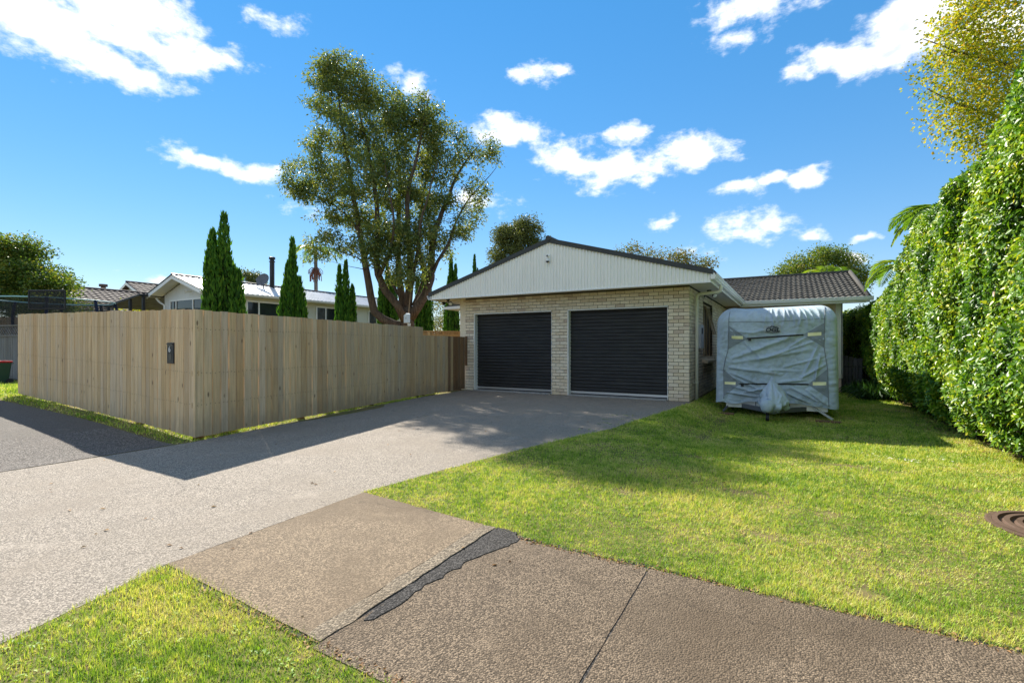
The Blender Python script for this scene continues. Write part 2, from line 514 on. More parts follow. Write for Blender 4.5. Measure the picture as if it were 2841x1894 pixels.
def mat_cover(name, base):
    m, nt, b = newmat(name, .82, .18)
    p = wpos(nt)
    weave = noi(nt, p, 220, 2, .5)
    st = noi(nt, vmath(nt, 'MULTIPLY', p, (2.2, 2.2, 1.1)), 1.0, 6, .65)
    c = mixc(nt, ss(nt, st, .35, .75), base, tuple(x * .74 for x in base))
    green = noi(nt, vmath(nt, 'ADD', vmath(nt, 'MULTIPLY', p, (1.3, 1.3, .5)), (3.1, 0, 0)), 1.0, 4, .6)
    c = mixc(nt, fmath(nt, 'MULTIPLY', ss(nt, green, .52, .72), .35), c, (base[0] * .75, base[1] * .9, base[2] * .62))
    nt.links.new(c, b.inputs['Base Color'])
    cr = noi(nt, p, 16, 6, .62, .7)
    bump(nt, b, fmath(nt, 'ADD', cr, fmath(nt, 'MULTIPLY', weave, .12)), .45, .02)
    b.inputs['Sheen Weight'].default_value = .15
    return m


M['cover'] = mat_cover('caravan_cover_cloth', (.42, .50, .56))
M['cover_dark'] = mat_cover('caravan_cover_patch', (.24, .275, .30))
M['cover_seam'] = mat_cover('caravan_cover_seam', (.20, .21, .22))
M['reflector'] = painted('pale_yellow_reflector', (.88, .82, .46), .45, .4, .03)
M['logo_ink'] = painted('logo_ink', (.035, .04, .045), .6, .2, .0)
M['logo_panel'] = painted('logo_panel_grey', (.38, .41, .42), .7, .2, .05)


def mat_net():
    m = bpy.data.materials.new('black_netting')
    m.use_nodes = True
    nt = m.node_tree
    b = nt.nodes['Principled BSDF']
    b.inputs['Base Color'].default_value = (.012, .012, .014, 1)
    b.inputs['Roughness'].default_value = .8
    out = nt.nodes['Material Output']
    n = noi(nt, wpos(nt), 2.0, 3)
    tr = nd(nt, 'BsdfTransparent')
    mx = nd(nt, 'MixShader', {0: ss(nt, n, .2, .8, .42, .6), 1: tr.outputs[0], 2: b.outputs[0]})
    nt.links.new(mx.outputs[0], out.inputs[0])
    return m


M['net'] = mat_net()

# ------------------------------------------------------------------ object helpers
def tag(o, label=None, cat=None, group=None, kind=None):
    if label:
        o['label'] = label
    if cat:
        o['category'] = cat
    if group:
        o['group'] = group
    if kind:
        o['kind'] = kind
    return o


ORIG = {}      # location of the empties, so that parts built in world coordinates stay where they are


def adopt(o, parent):
    if parent is not None:
        o.parent = parent
        if parent in ORIG:
            o.matrix_parent_inverse = Matrix.Translation(-ORIG[parent])
    return o


def thing(name, loc, label, cat, group=None):
    e = bpy.data.objects.new(name, None)
    COL.objects.link(e)
    e.location = loc
    e.empty_display_size = .2
    ORIG[e] = Vector(loc)
    tag(e, label, cat, group)
    return e


def link(name, me, parent=None, loc=None, rot=None, scale=None):
    o = bpy.data.objects.new(name, me)
    COL.objects.link(o)
    if loc is not None:
        o.location = loc
    if rot is not None:
        o.rotation_euler = rot
    if scale is not None:
        o.scale = scale
    adopt(o, parent)
    return o


class MB:
    def __init__(self):
        self.v = []
        self.f = []

    def poly(self, *pts):
        i = len(self.v)
        self.v.extend(tuple(p) for p in pts)
        self.f.append(tuple(range(i, i + len(pts))))
        return self

    def box(self, x0, x1, y0, y1, z0, z1):
        i = len(self.v)
        self.v += [(x0, y0, z0), (x1, y0, z0), (x1, y1, z0), (x0, y1, z0), (x0, y0, z1), (x1, y0, z1), (x1, y1, z1), (x0, y1, z1)]
        self.f += [(i, i + 3, i + 2, i + 1), (i + 4, i + 5, i + 6, i + 7), (i, i + 1, i + 5, i + 4), (i + 1, i + 2, i + 6, i + 5), (i + 2, i + 3, i + 7, i + 6), (i + 3, i, i + 4, i + 7)]
        return self

    def extrude(self, ring, vec):
        """closed ring of 3-D points swept by vec, with end caps"""
        n = len(ring)
        i = len(self.v)
        vec = Vector(vec)
        self.v += [tuple(p) for p in ring] + [tuple(Vector(p) + vec) for p in ring]
        for k in range(n):
            self.f.append((i + k, i + (k + 1) % n, i + n + (k + 1) % n, i + n + k))
        self.f.append(tuple(range(i + n - 1, i - 1, -1)))
        self.f.append(tuple(range(i + n, i + 2 * n)))
        return self

    def beam(self, a, b, w, h, up=(0, 0, 1)):
        a, b = Vector(a), Vector(b)
        d = (b - a).normalized()
        s = d.cross(Vector(up))
        if s.length < 1e-4:
            s = Vector((1, 0, 0))
        s.normalize()
        u = s.cross(d)
        ring = [a - s * w / 2 - u * h / 2, a + s * w / 2 - u * h / 2, a + s * w / 2 + u * h / 2, a - s * w / 2 + u * h / 2]
        return self.extrude(ring, b - a)

    def tube(self, pts, radii, n=8, cap=True):
        pts = [Vector(p) for p in pts]
        if not hasattr(radii, '__len__'):
            radii = [radii] * len(pts)
        i0 = len(self.v)
        t0 = (pts[1] - pts[0]).normalized()
        u = t0.orthogonal().normalized()
        for k, p in enumerate(pts):
            if k == 0:
                t = pts[1] - pts[0]
            elif k == len(pts) - 1:
                t = pts[-1] - pts[-2]
            else:
                t = pts[k + 1] - pts[k - 1]
            t.normalize()
            u = (u - t * u.dot(t))
            if u.length < 1e-5:
                u = t.orthogonal()
            u.normalize()
            w = t.cross(u)
            for j in range(n):
                a = 2 * math.pi * j / n
                self.v.append(tuple(p + (u * math.cos(a) + w * math.sin(a)) * radii[k]))
        for k in range(len(pts) - 1):
            for j in range(n):
                a = i0 + k * n + j
                b = i0 + k * n + (j + 1) % n
                self.f.append((a, b, b + n, a + n))
        if cap:
            self.f.append(tuple(range(i0 + n - 1, i0 - 1, -1)))
            e = i0 + (len(pts) - 1) * n
            self.f.append(tuple(range(e, e + n)))
        return self

    def lathe(self, prof, c, n=20):
        """prof: (radius, z) pairs turned about the vertical through c"""
        i0 = len(self.v)
        for r, z in prof:
            for j in range(n):
                a = 2 * math.pi * j / n
                self.v.append((c[0] + r * math.cos(a), c[1] + r * math.sin(a), c[2] + z))
        for k in range(len(prof) - 1):
            for j in range(n):
                a = i0 + k * n + j
                b = i0 + k * n + (j + 1) % n
                self.f.append((a, b, b + n, a + n))
        self.f.append(tuple(range(i0 + n - 1, i0 - 1, -1)))
        e = i0 + (len(prof) - 1) * n
        self.f.append(tuple(range(e, e + n)))
        return self

    def mesh(self, name, mat, smooth=False):
        me = bpy.data.meshes.new(name)
        me.from_pydata(self.v, [], self.f)
        if mat is not None:
            me.materials.append(mat)
        if smooth:
            me.polygons.foreach_set('use_smooth', [True] * len(me.polygons))
        me.update()
        return me

    def build(self, name, mat, parent=None, smooth=False, bevel=0.0, weld=False):
        me = self.mesh(name, mat, smooth)
        o = link(name, me, parent)
        if bevel:
            b = o.modifiers.new('bevel', 'BEVEL')
            b.width = bevel
            b.segments = 2
            b.limit_method = 'ANGLE'
            b.angle_limit = R(40)
        return o


def np_mesh(name, verts, faces, mat, rnd=None, smooth=False):
    """verts (N,3), faces (M,3|4) numpy -> mesh, optional per-vertex value 'rnd'"""
    me = bpy.data.meshes.new(name)
    k = faces.shape[1]
    me.vertices.add(len(verts))
    me.vertices.foreach_set('co', verts.astype(np.float32).ravel())
    me.loops.add(len(faces) * k)
    me.loops.foreach_set('vertex_index', faces.astype(np.int32).ravel())
    me.polygons.add(len(faces))
    me.polygons.foreach_set('loop_start', np.arange(len(faces), dtype=np.int32) * k)
    me.polygons.foreach_set('loop_total', np.full(len(faces), k, dtype=np.int32))
    if smooth:
        me.polygons.foreach_set('use_smooth', np.ones(len(faces), dtype=bool))
    if rnd is not None:
        a = me.attributes.new('rnd', 'FLOAT', 'POINT')
        a.data.foreach_set('value', rnd.astype(np.float32))
    me.materials.append(mat)
    me.update(calc_edges=True)
    return me


def unit(a):
    return a / np.maximum(np.linalg.norm(a, axis=-1, keepdims=True), 1e-9)


def leaf_arrays(c, d, nrm, ln, wd, rnd, fold=.18):
    """c base points, d direction, nrm facing, ln length, wd width -> folded two-triangle leaves"""
    d = unit(d)
    s = unit(np.cross(d, nrm))
    n = np.cross(s, d)
    ln = ln[:, None]
    wd = wd[:, None]
    base = c
    tip = c + d * ln - n * ln * .12
    mid = c + d * ln * .45
    lft = mid - s * wd * .5 + n * wd * fold
    rgt = mid + s * wd * .5 + n * wd * fold
    v = np.stack([base, rgt, tip, lft], 1).reshape(-1, 3)
    i = np.arange(len(c))[:, None] * 4
    f = np.concatenate([i + np.array([[0, 1, 2]]), i + np.array([[0, 2, 3]])], 0)
    return v, f, np.repeat(rnd, 4)


def rand_dirs(n, r=None):
    a = (r or rng).normal(size=(n, 3))
    return unit(a)


def sstep(a, b, x):
    t = min(1.0, max(0.0, (x - a) / (b - a)))
    return t * t * (3 - 2 * t)


# ------------------------------------------------------------------ terrain
def H(x, y):
    up = .034 * max(0.0, -5.4 - x)
    up = .24 * (1 - math.exp(-max(0.0, -5.4 - x) / 4.2)) * 1.05 if x < -5.4 else 0.0
    up *= 1 - .4 * sstep(-14.5, -19.0, x) if x > -60 else 0.6
    up *= 1 - sstep(-7.0, -3.5, y)
    dn = -.21 * sstep(.10, .95, x) * sstep(-7.0, -2.2, y)
    return up + dn


def Hn(x, y):
    q = np.maximum(0.0, -5.4 - x)
    up = .252 * (1 - np.exp(-q / 4.2))

    def S(a, b, v):
        t = np.clip((v - a) / (b - a), 0, 1)
        return t * t * (3 - 2 * t)
    up = up * (1 - .4 * S(-14.5, -19.0, x)) * (1 - S(-7.0, -3.5, y))
    return up - .21 * S(.10, .95, x) * S(-7.0, -2.2, y)


def axis(lo, hi, step, far):
    a = list(np.arange(lo, hi + 1e-6, step))
    out = [lo - d for d in (far, far * .5, far * .2, far * .08, far * .03)] + a + [hi + d for d in (far * .03, far * .08, far * .2, far * .5, far)]
    return np.array(out)


def build_ground():
    xs = axis(-30, 8, .25, 700)
    ys = axis(-15, 12, .25, 700)
    X, Y = np.meshgrid(xs, ys)
    Z = Hn(X, Y) - .0025
    v = np.stack([X, Y, Z], -1).reshape(-1, 3)
    nx, ny = len(xs), len(ys)
    i, j = np.meshgrid(np.arange(nx - 1), np.arange(ny - 1))
    a = (j * nx + i).ravel()
    f = np.stack([a, a + 1, a + 1 + nx, a + nx], 1)
    o = link('ground', np_mesh('ground', v, f, M['soil'], smooth=True))
    tag(o, 'ground under the lawns and gardens', kind='structure')


build_ground()


def slab_from_outline(name, pts, mat, z=0.0, thick=.06, parent=None, wob=.0):
    """flat slab with a slightly crumbled outline"""
    ring = []
    n = len(pts)
    for k in range(n):
        a, b = Vector(pts[k]), Vector(pts[(k + 1) % n])
        m = max(1, int((b - a).length / (.035 if wob > .03 else .09))) if wob else 1
        for q in range(m):
            p = a.lerp(b, q / m)
            if wob and q:
                t = (b - a).normalized()
                p = p + Vector((-t.y, t.x)) * wob * (mnoise.noise(Vector((p.x * 4.1, p.y * 4.1, 3))) + .6 * mnoise.noise(Vector((p.x * 13, p.y * 13, 9))) + .45 * mnoise.noise(Vector((p.x * 33, p.y * 33, 5))))
            ring.append((p.x, p.y, z))
    mb = MB()
    mb.extrude(ring[::-1], (0, 0, -thick))
    return mb.build(name, mat, parent)


DRIVE = [(-6.50, -.06), (-6.28, -2.27), (-5.04, -8.62), (-5.06, -10.5), (-5.2, -14.5), (-.3, -14.5), (-.88, -11.6), (-1.02, -11.1), (-1.16, -10.72),
         (-1.235, -9.06), (-1.12, -8.2), (-.89, -6.75), (-.62, -5.6), (-.40, -4.70), (-.14, -2.4), (.06, -.45), (.10, -.06)]
o = slab_from_outline('driveway', DRIVE, M['driveway'], 0.0, .07, None, .018)
tag(o, 'speckled grey concrete driveway running up to the two garage doors', kind='structure')

fp = thing('footpath', (3.0, -9.95, 0), 'brown exposed aggregate footpath slabs in the foreground', 'footpath')
del fp['category']
fp['kind'] = 'structure'
slab_from_outline('crossing_slab', [(-1.222, -9.07), (-1.145, -10.70), (.203, -10.74), (.155, -9.20), (-.3, -9.16)][::-1], M['crossing'], .005, .07, fp, .008)['label'] = 'tan concrete crossing slab'
slab_from_outline('pebble_strip', [(.205, -10.742), (.30, -10.745), (.258, -9.205), (.157, -9.202)], M['pebble'], .0055, .07, fp, .022)['label'] = 'pale pebbly worn edge of the crossing slab'
MB().box(-1.2, 7.6, -10.77, -9.24, -.09, -.001).build('joint_bed', M['patch'], fp)
xs = [.335, 1.39, 4.9, 7.7]
for k in range(len(xs) - 1):
    a, b = xs[k], xs[k + 1] - .013
    s = .03 if k else -.045
    slab_from_outline('paving_slab', [(a + s * .7, -10.79), (b + .028, -10.79), (b, -9.30), (a, -9.30)], M['aggregate'], .002 + .002 * (k % 2), .07, fp, .007)
slab_from_outline('asphalt_patch', [(.275, -9.20), (.315, -10.42), (.34, -10.53), (.375, -10.50), (.385, -10.40), (.37, -10.2), (.40, -10.0), (.42, -9.85), (.415, -9.7), (.46, -9.55), (.50, -9.4), (.51, -9.30), (.44, -9.21)], M['patch'], .0065, .02, fp, .034)['label'] = 'black asphalt repair along the joint'


def strip(name, xs, ys, mat, lift, parent=None):
    X, Y = np.meshgrid(np.array(xs), np.array(ys))
    Z = Hn(X, Y) + lift
    v = np.stack([X, Y, Z], -1).reshape(-1, 3)
    nx, ny = len(xs), len(ys)
    i, j = np.meshgrid(np.arange(nx - 1), np.arange(ny - 1))
    a = (j * nx + i).ravel()
    f = np.stack([a, a + 1, a + 1 + nx, a + nx], 1)
    return link(name, np_mesh(name, v, f, mat, smooth=True), parent)


fp2 = thing('footpath', (-7, -9.6, 0), 'dark footpath passing in front of the street fence', 'footpath')
del fp2['category']
fp2['kind'] = 'structure'
strip('aggregate_slab', np.linspace(-6.93, -5.072, 20), np.linspace(-10.5, -8.83, 10), M['aggregate2'], .003, fp2)['label'] = 'coarse stony slab next to the driveway'
strip('asphalt_strip', np.linspace(-26, -6.94, 70), np.linspace(-10.45, -8.80, 8), M['asphalt_path'], .002, fp2)['label'] = 'smooth grey asphalt path'
strip('asphalt_strip', np.linspace(-26, -15.0, 30), np.linspace(-7.6, -6.95, 4), M['driveway'], .003, fp2)['label'] = 'neighbouring concrete drive edge'

# ------------------------------------------------------------------ brick house with the double garage
house = thing('brick_house', (-3.4, 4.0, 0), 'pale brick house with a gabled double garage and a low tiled wing behind', 'house')
WALL_Z = 2.80
COURSE = .0865
FX0 = -6.78
DOORS = [(-6.26, -3.65, 2.33), (-3.17, -.50, 2.33)]

mb = MB()
xs = [FX0, DOORS[0][0], DOORS[0][1], DOORS[1][0], DOORS[1][1], -.01]
mb.box(xs[0] + .01, xs[1], .017, .22, -.05, 2.33)
mb.box(xs[2], xs[3], .017, .22, -.05, 2.33)
mb.box(xs[4], xs[5], .017, .22, -.05, 2.33)
mb.box(xs[0] + .01, xs[5], .017, .22, 2.33, WALL_Z)
front_wall = mb.build('front_wall', M['mortar'], house)
mb = MB()
WY0, WY1, WZ0, WZ1 = 2.1, 4.0, 1.0, 2.56
mb.box(-.22, -.018, .221, WY0, -.25, WALL_Z)
mb.box(-.22, -.018, WY1, 7.69, -.25, WALL_Z)
mb.box(-.22, -.018, WY0, WY1, -.25, WZ0)
mb.box(-.22, -.018, WY0, WY1, WZ1, WALL_Z)
side_wall = mb.build('side_wall', M['mortar'], house)
mb = MB()
mb.box(FX0, FX0 + .2, .0, 7.7, -.05, WALL_Z)
mb.box(FX0, -.23, 7.5, 7.7, -.05, WALL_Z)
mb.build('back_wall', M['brick'], house)

# one chamfered unit brick: face at y = 0, body towards +y
e = .028
bv = [(e * .35, 0, e), (1 - e * .35, 0, e), (1 - e * .35, 0, 1 - e), (e * .35, 0, 1 - e), (0, .12, 0), (1, .12, 0), (1, .12, 1), (0, .12, 1), (0, 1, 0), (1, 1, 0), (1, 1, 1), (0, 1, 1)]
bf = [(0, 1, 2, 3), (4, 5, 1, 0), (5, 6, 2, 1), (6, 7, 3, 2), (7, 4, 0, 3), (8, 9, 5, 4), (9, 10, 6, 5), (10, 11, 7, 6), (11, 8, 4, 7)]
ub = MB()
ub.v, ub.f = bv, bf
BRICK = ub.mesh('brick', M['brick'])


def brick_rows(length, openings, z0, z1, flip):
    """(start, end, z, height) of the bricks of a stretcher-bond wall"""
    out = []
    P = .2421
    n = int((z1 - z0) / COURSE + .2)
    for r in range(n):
        z = z0 + r * COURSE
        h = min(COURSE - .0095, z1 - z)
        spans = [(0.0, length)]
        for (a, b, za, zb) in openings:
            if z + h * .5 > za and z + h * .5 < zb:
                ns = []
                for s, t in spans:
                    if b <= s or a >= t:
                        ns.append((s, t))
                    else:
                        if a - s > .02:
                            ns.append((s, a))
                        if t - b > .02:
                            ns.append((b, t))
                spans = ns
        x = -(P / 2 if (r + flip) % 2 else 0.0)
        while x < length:
            for s, t in spans:
                a, b = max(x, s), min(x + P - .0095, t)
                if b - a > .035:
                    out.append((a, b, z, h))
            x += P
    return out


rows = brick_rows(6.78, [(a - FX0, b - FX0, -1, zz) for a, b, zz in DOORS], 0.0, WALL_Z, 0)
rows.sort(key=lambda q: -((q[1] - q[0]) * (1 + .1 * q[0])))
rest = MB()
rr = random.Random(5)
rest_rnd = []


def add_brick(mb, org, ux, uy, L, D, Hh):
    i = len(mb.v)
    for x, y, z in bv:
        p = org + ux * (x * L) + uy * (y * D) + Vector((0, 0, z * Hh))
        mb.v.append(tuple(p))
    mb.f += [tuple(i + q for q in f) for f in bf]


for k, (a, b, z, h) in enumerate(rows):
    yy = -.002 + rr.uniform(-.0025, .0025)
    if k < 300:
        link('brick', BRICK, front_wall, (FX0 + a, yy, z), None, (b - a, .06, h))
    else:
        add_brick(rest, Vector((FX0 + a, yy, z)), Vector((1, 0, 0)), Vector((0, 1, 0)), b - a, .06, h)
        rest_rnd += [rr.random()] * 12
srows = brick_rows(7.69, [(WY0, WY1, WZ0, WZ1)], -.1730, WALL_Z, 1)
for a, b, z, h in srows:
    add_brick(rest, Vector((-.002 + rr.uniform(-.002, .002), max(a, .004), z)), Vector((0, 1, 0)), Vector((-1, 0, 0)), b - max(a, .004), .06, h)
    rest_rnd += [rr.random()] * 12
o = rest.build('bricks', M['brick'], side_wall)
at = o.data.attributes.new('rnd', 'FLOAT', 'POINT')
at.data.foreach_set('value', np.array(rest_rnd, dtype=np.float32))
o['kind'] = 'stuff'

# ---- garage doors
for (a, b, zz) in DOORS:
    mb = MB()
    z = .11
    prof = []
    while z < zz + .1:
        for dz, dy in ((0, 0), (.026, 0), (.036, -.018), (.052, -.025), (.068, -.018), (.078, 0)):
            if z + dz < zz + .1:
                prof.append((z + dz, .165 + dy))
        z += .0905
    i0 = 0
    for z, y in prof:
        mb.v += [(a + .012, y, z), (b - .012, y, z)]
    for k in range(len(prof) - 1):
        mb.f.append((2 * k, 2 * k + 1, 2 * k + 3, 2 * k + 2))
    dr = mb.build('garage_door', M['door'], house)
    dr['label'] = 'left black ribbed roller door' if a < -5 else 'right black ribbed roller door'
    MB().box(a + .012, b - .012, .145, .185, .055, .112).build('bottom_rail', M['aluminium'], dr)
    MB().box(a + .01, b - .01, .142, .187, .030, .054).build('rubber_seal', M['black_plastic'], dr)
    fr = MB()
    fr.box(a + .001, a + .030, -.006, .22, 0.0, zz - .031)
    fr.box(b - .022, b - .001, .03, .22, 0.0, zz - .031)
    fr.box(a + .001, b - .001, -.006, .22, zz - .030, zz - .001)
    fr.build('door_frame', M['white_trim'], dr, bevel=.003)
    MB().box(a + .031, b - .023, -.10, .30, -.04, .028).build('threshold', M['threshold'], dr, bevel=.008)
    MB().box(a, b, .30, .32, 0, zz).build('backing', M['black_plastic'], dr)

# ---- gable end: ribbed cladding, trim, barge
GX0, GX1, GY = -7.42, .565, -.60
AX, AZ = -3.44, 4.085
EZL, EZR = 2.88, 2.955


def rake(x):
    return EZL + (AZ - EZL) * (x - GX0) / (AX - GX0) if x < AX else EZR + (AZ - EZR) * (GX1 - x) / (GX1 - AX)


mb = MB()
x = GX0
GB = 2.785
pitch = .086
cols = []
while x < GX1 - .01:
    for dx, dy in ((0, 0), (.040, 0), (.050, -.024), (.076, -.024)):
        if x + dx < GX1:
            cols.append((x + dx, GY + dy))
    x += pitch
cols.append((GX1, GY))
k = 0
while k < len(cols) - 1:       # split at the apex so that the rake follows exactly
    if cols[k][0] < AX < cols[k + 1][0]:
        cols.insert(k + 1, (AX, cols[k][1]))
        break
    k += 1
for x, y in cols:
    mb.v += [(x, y, GB), (x, y, rake(x))]
for k in range(len(cols) - 1):
    mb.f.append((2 * k, 2 * k + 2, 2 * k + 3, 2 * k + 1))
gable = mb.build('gable_cladding', M['cladding'], house)
MB().box(GX0 - .01, GX1 + .0, GY - .034, GY + .02, 2.752, 2.786).build('gable_trim', M['white_trim'], gable, bevel=.004)
mb = MB()
for (xa, xb) in ((GX0 - .08, AX), (AX, GX1 + .05)):
    za, zb = rake(xa), rake(xb)
    if xa < GX0:
        za = EZL - .02
    if xb > GX1:
        zb = EZR - .015
    mb.extrude([(xa, GY - .05, za - .012), (xb, GY - .05, zb - .012), (xb, GY - .05, zb + .108), (xa, GY - .05, za + .108)], (0, .15, 0))
mb.build('barge_capping', M['dark_barge'], gable)
mb = MB()
mb.tube([(AX, GY - .07, AZ + .10), (AX, 6.0, AZ + .10)], .075, 10)
mb.build('ridge_cap', M['dark_barge'], gable)

# ---- roofs
mb = MB()
for (xa, xb) in ((GX0 - .06, AX), (AX, GX1 + .05)):
    za, zb = rake(max(GX0, xa)) + .06, rake(min(GX1, xb)) + .06
    mb.extrude([(xa, GY + .10, za), (xb, GY + .10, zb), (xb, GY + .10, zb + .04), (xa, GY + .10, za + .04)], (0, 11.2, 0))
groof = mb.build('garage_roof', M['brown_tile'], house)

# soffits and fascias
mb = MB()
mb.box(GX0, GX1 - .03, GY + .02, .012, 2.800, 2.812)
mb.box(-.002, GX1 - .03, .012, 7.12, 2.800, 2.812)
mb.box(GX0, FX0 + .002, .012, 9.0, 2.800, 2.812)
mb.box(GX1 - .03, 4.20, 7.12, 7.72, 2.800, 2.812)
mb.build('soffit', M['soffit'], house)
mb = MB()
mb.box(GX1 - .028, GX1 - .004, GY + .021, 7.1, 2.765, 2.94)
mb.box(GX0 - .02, GX0, GY + .021, 9.0, 2.73, 2.87)
mb.build('fascia', M['white_trim'], house)


def gutter(name, p0, p1, out, z, parent, size=.13):
    """quad gutter from p0 to p1, opening upwards, bulging towards 'out'"""
    o_ = Vector((out[0], out[1], 0))
    prof = [(0, 0), (.55, 0), (.62, .12), (.80, .30), (.84, .62), (.98, .74), (1.0, 1.0), (.92, 1.0), (.90, .80), (.76, .68), (.70, .36), (.5, .1), (.06, .1), (.06, 1.0), (0, 1.0)]
    ring = [Vector((p0[0], p0[1], z)) + o_ * (a * size) + Vector((0, 0, b * size)) for a, b in prof]
    m_ = MB()
    m_.extrude(ring, (p1[0] - p0[0], p1[1] - p0[1], 0))
    return m_.build(name, M['white_trim'], parent)


gutter('gutter', (GX1, GY - .04, 0), (GX1, 7.02, 0), (1, 0), 2.825, house)
g2 = gutter('gutter', (GX1 - .02, 7.12, 0), (4.42, 7.12, 0), (0, -1), 2.825, house)
gutter('gutter', (GX0 - .02, GY - .04, 0), (GX0 - .02, 9.0, 0), (-1, 0), 2.755, house)
mb = MB()
mb.box(GX1 + .005, GX1 + .095, GY - .046, GY - .041, 2.825, 2.955)
mb.build('gutter_end', M['white_trim'], house)

# downpipe: out of the gutter, back under the soffit, down the side wall
dp = MB()
py = .63
dp.tube([(GX1 + .06, py, 2.84), (GX1 + .06, py, 2.74), (GX1 + .05, py, 2.69), (GX1 + .01, py, 2.665), (.16, py, 2.635), (.10, py, 2.625), (.075, py, 2.585), (.07, py, 2.53), (.07, py, 1.3), (.07, py, -.02)], .041, 14)
dpo = dp.build('downpipe', M['cream_pipe'], house, smooth=True)
for z in (2.15, .42):
    mb = MB()
    mb.tube([(.07, py, z - .012), (.07, py, z + .012)], .050, 14)
    mb.box(-.004, .05, py - .10, py - .03, z - .01, z + .01)
    mb.build('pipe_bracket', M['cream_pipe'], dpo)

# side window
win = MB()
fd = .05
for (ya, yb, za, zb) in ((WY0, WY1, WZ0, WZ0 + fd), (WY0, WY1, WZ1 - fd, WZ1), (WY0, WY0 + fd, WZ0 + fd, WZ1 - fd), (WY1 - fd, WY1, WZ0 + fd, WZ1 - fd), (2.72, 2.78, WZ0 + fd, WZ1 - fd), (3.34, 3.40, WZ0 + fd, WZ1 - fd)):
    win.box(-.13, -.07, ya + .001, yb - .001, za + .001, zb - .001)
wo = win.build('window', M['tan_frame'], house)
for ya, yb in ((WY0 + fd, 2.72), (2.78, 3.34), (3.40, WY1 - fd)):
    MB().box(-.105, -.098, ya + .002, yb - .002, WZ0 + fd + .002, WZ1 - fd - .002).build('pane', M['glass'], wo)
# awning sash propped open
mb = MB()
for (ya, yb, za, zb) in ((2.80, 3.32, 0, .05), (2.80, 3.32, .80, .85), (2.80, 2.85, .05, .80), (3.27, 3.32, .05, .80)):
    i = len(mb.v)
    mb.box(0, .04, ya, yb, za, zb)
    for q in range(i, len(mb.v)):
        x_, y_, z_ = mb.v[q]
        h_ = .85 - z_
        mb.v[q] = (-.06 + x_ + h_ * .26, y_, WZ1 - .06 - h_ * .965)
mb.build('open_sash', M['tan_frame'], wo)
mb = MB()
mb.extrude([(-.12, WY0 - .06, .90), (.13, WY0 - .06, .86), (.13, WY0 - .06, .93), (-.12, WY0 - .06, .998)], (0, WY1 - WY0 + .12, 0))
mb.build('window_sill', M['brick'], wo)
cur = MB()
for k in range(26):
    t = k / 25
    cur.v += [(-.16 + .02 * math.sin(k * 1.7), 2.2 + t * .55, WZ0 + .05), (-.16 + .02 * math.sin(k * 1.7), 2.2 + t * .55, WZ1 - .05)]
for k in range(25):
    cur.f.append((2 * k, 2 * k + 2, 2 * k + 3, 2 * k + 1))
cur.build('curtain', M['curtain'], wo)
MB().box(-.5, -.48, WY0 - .3, WY1 + .3, .6, WALL_Z).build('room_dark', M['black_plastic'], wo)

# ---- tiled wing
RX1, EY, RY, EZ, RZ = 4.33, 7.06, 12.9, 2.90, 4.47
mb = MB()
mb.box(-6.5, 3.60, 7.701, 7.9, -.3, 2.80)
mb.box(3.42, 3.60, 7.9, 12.3, -.3, 2.80)
mb.box(-6.5, 3.60, 12.301, 12.5, -.3, 4.25)
wing = mb.build('wing_wall', M['brick'], house)
mb = MB()
mb.box(3.44, 3.63, 7.66, 7.699, .25, 2.80)
mb.box(3.602, 3.64, 7.66, 7.82, .25, 2.80)
mb.build('corner_board', M['cream_pipe'], wing)
MB().box(1.0, 3.3, 7.60, 7.70, -.3, .22).build('base_wall', M['mortar'], wing)
slope = Vector((0, RY - EY, RZ - EZ))
SL = slope.length
sd = slope.normalized()
sn = Vector((0, -sd.z, sd.y))
mb = MB()
mb.extrude([(-7.0, EY, EZ - .06), (-7.0, RY, RZ - .06), (-7.0, RY, RZ - .02), (-7.0, EY, EZ - .02)], (RX1 + 6.9, 0, 0))
wroof = mb.build('wing_roof', M['tile'], house)
mb = MB()
mb.extrude([(3.55, 7.9, 2.801), (3.55, 12.5, 2.801), (3.55, 12.5, RZ - .22)], (.049, 0, 0))
mb.build('gable_wall', M['weatherboard'], wing)
NC = 14
ex = SL / NC
tw = .345
tb = MB()
seg = 10
for r_, (yy, zz) in enumerate(((0, -.03), (0, .012), (ex + .03, .0))):
    for k in range(seg + 1):
        t = k / seg
        wv = .017 * (1 - math.cos(t * 4 * math.pi)) - .004
        tb.v.append((t * tw, yy, zz + (wv if r_ else wv * .6) + (.030 if r_ == 1 else 0) * 1.0))
for r_ in range(2):
    for k in range(seg):
        a = r_ * (seg + 1) + k
        tb.f.append((a, a + 1, a + seg + 2, a + seg + 1))
TILE = tb.mesh('tile', M['tile'])
ang = math.atan2(sd.z, sd.y)
rr = random.Random(9)
for c in range(NC):
    yb = EY - .03 + sd.y * ex * c
    zb = EZ + sd.z * ex * c
    x0 = max(-3.2, .60 - (yb - EY) * .88) - (tw / 2 if c % 2 else 0)
    x = RX1 - .10 - tw
    while x > x0 - tw:
        link('tile', TILE, wroof, (x, yb, zb + rr.uniform(-.003, .003)), (ang, 0, 0))
        x -= tw
mb = MB()
mb.tube([(RX1 - .03, EY - .04, EZ + .03), (RX1 - .03, RY, RZ + .06)], .075, 10)
mb.tube([(-7.0, RY, RZ + .045), (RX1 + .03, RY, RZ + .045)], .085, 10)
mb.build('ridge_tiles', M['tile'], wroof, smooth=True)
mb = MB()
mb.extrude([(RX1 - .02, EY, EZ - .15), (RX1 - .02, RY, RZ - .15), (RX1 - .02, RY, RZ - .01), (RX1 - .02, EY, EZ - .01)], (.02, 0, 0))
mb.build('verge_board', M['white_trim'], wroof)
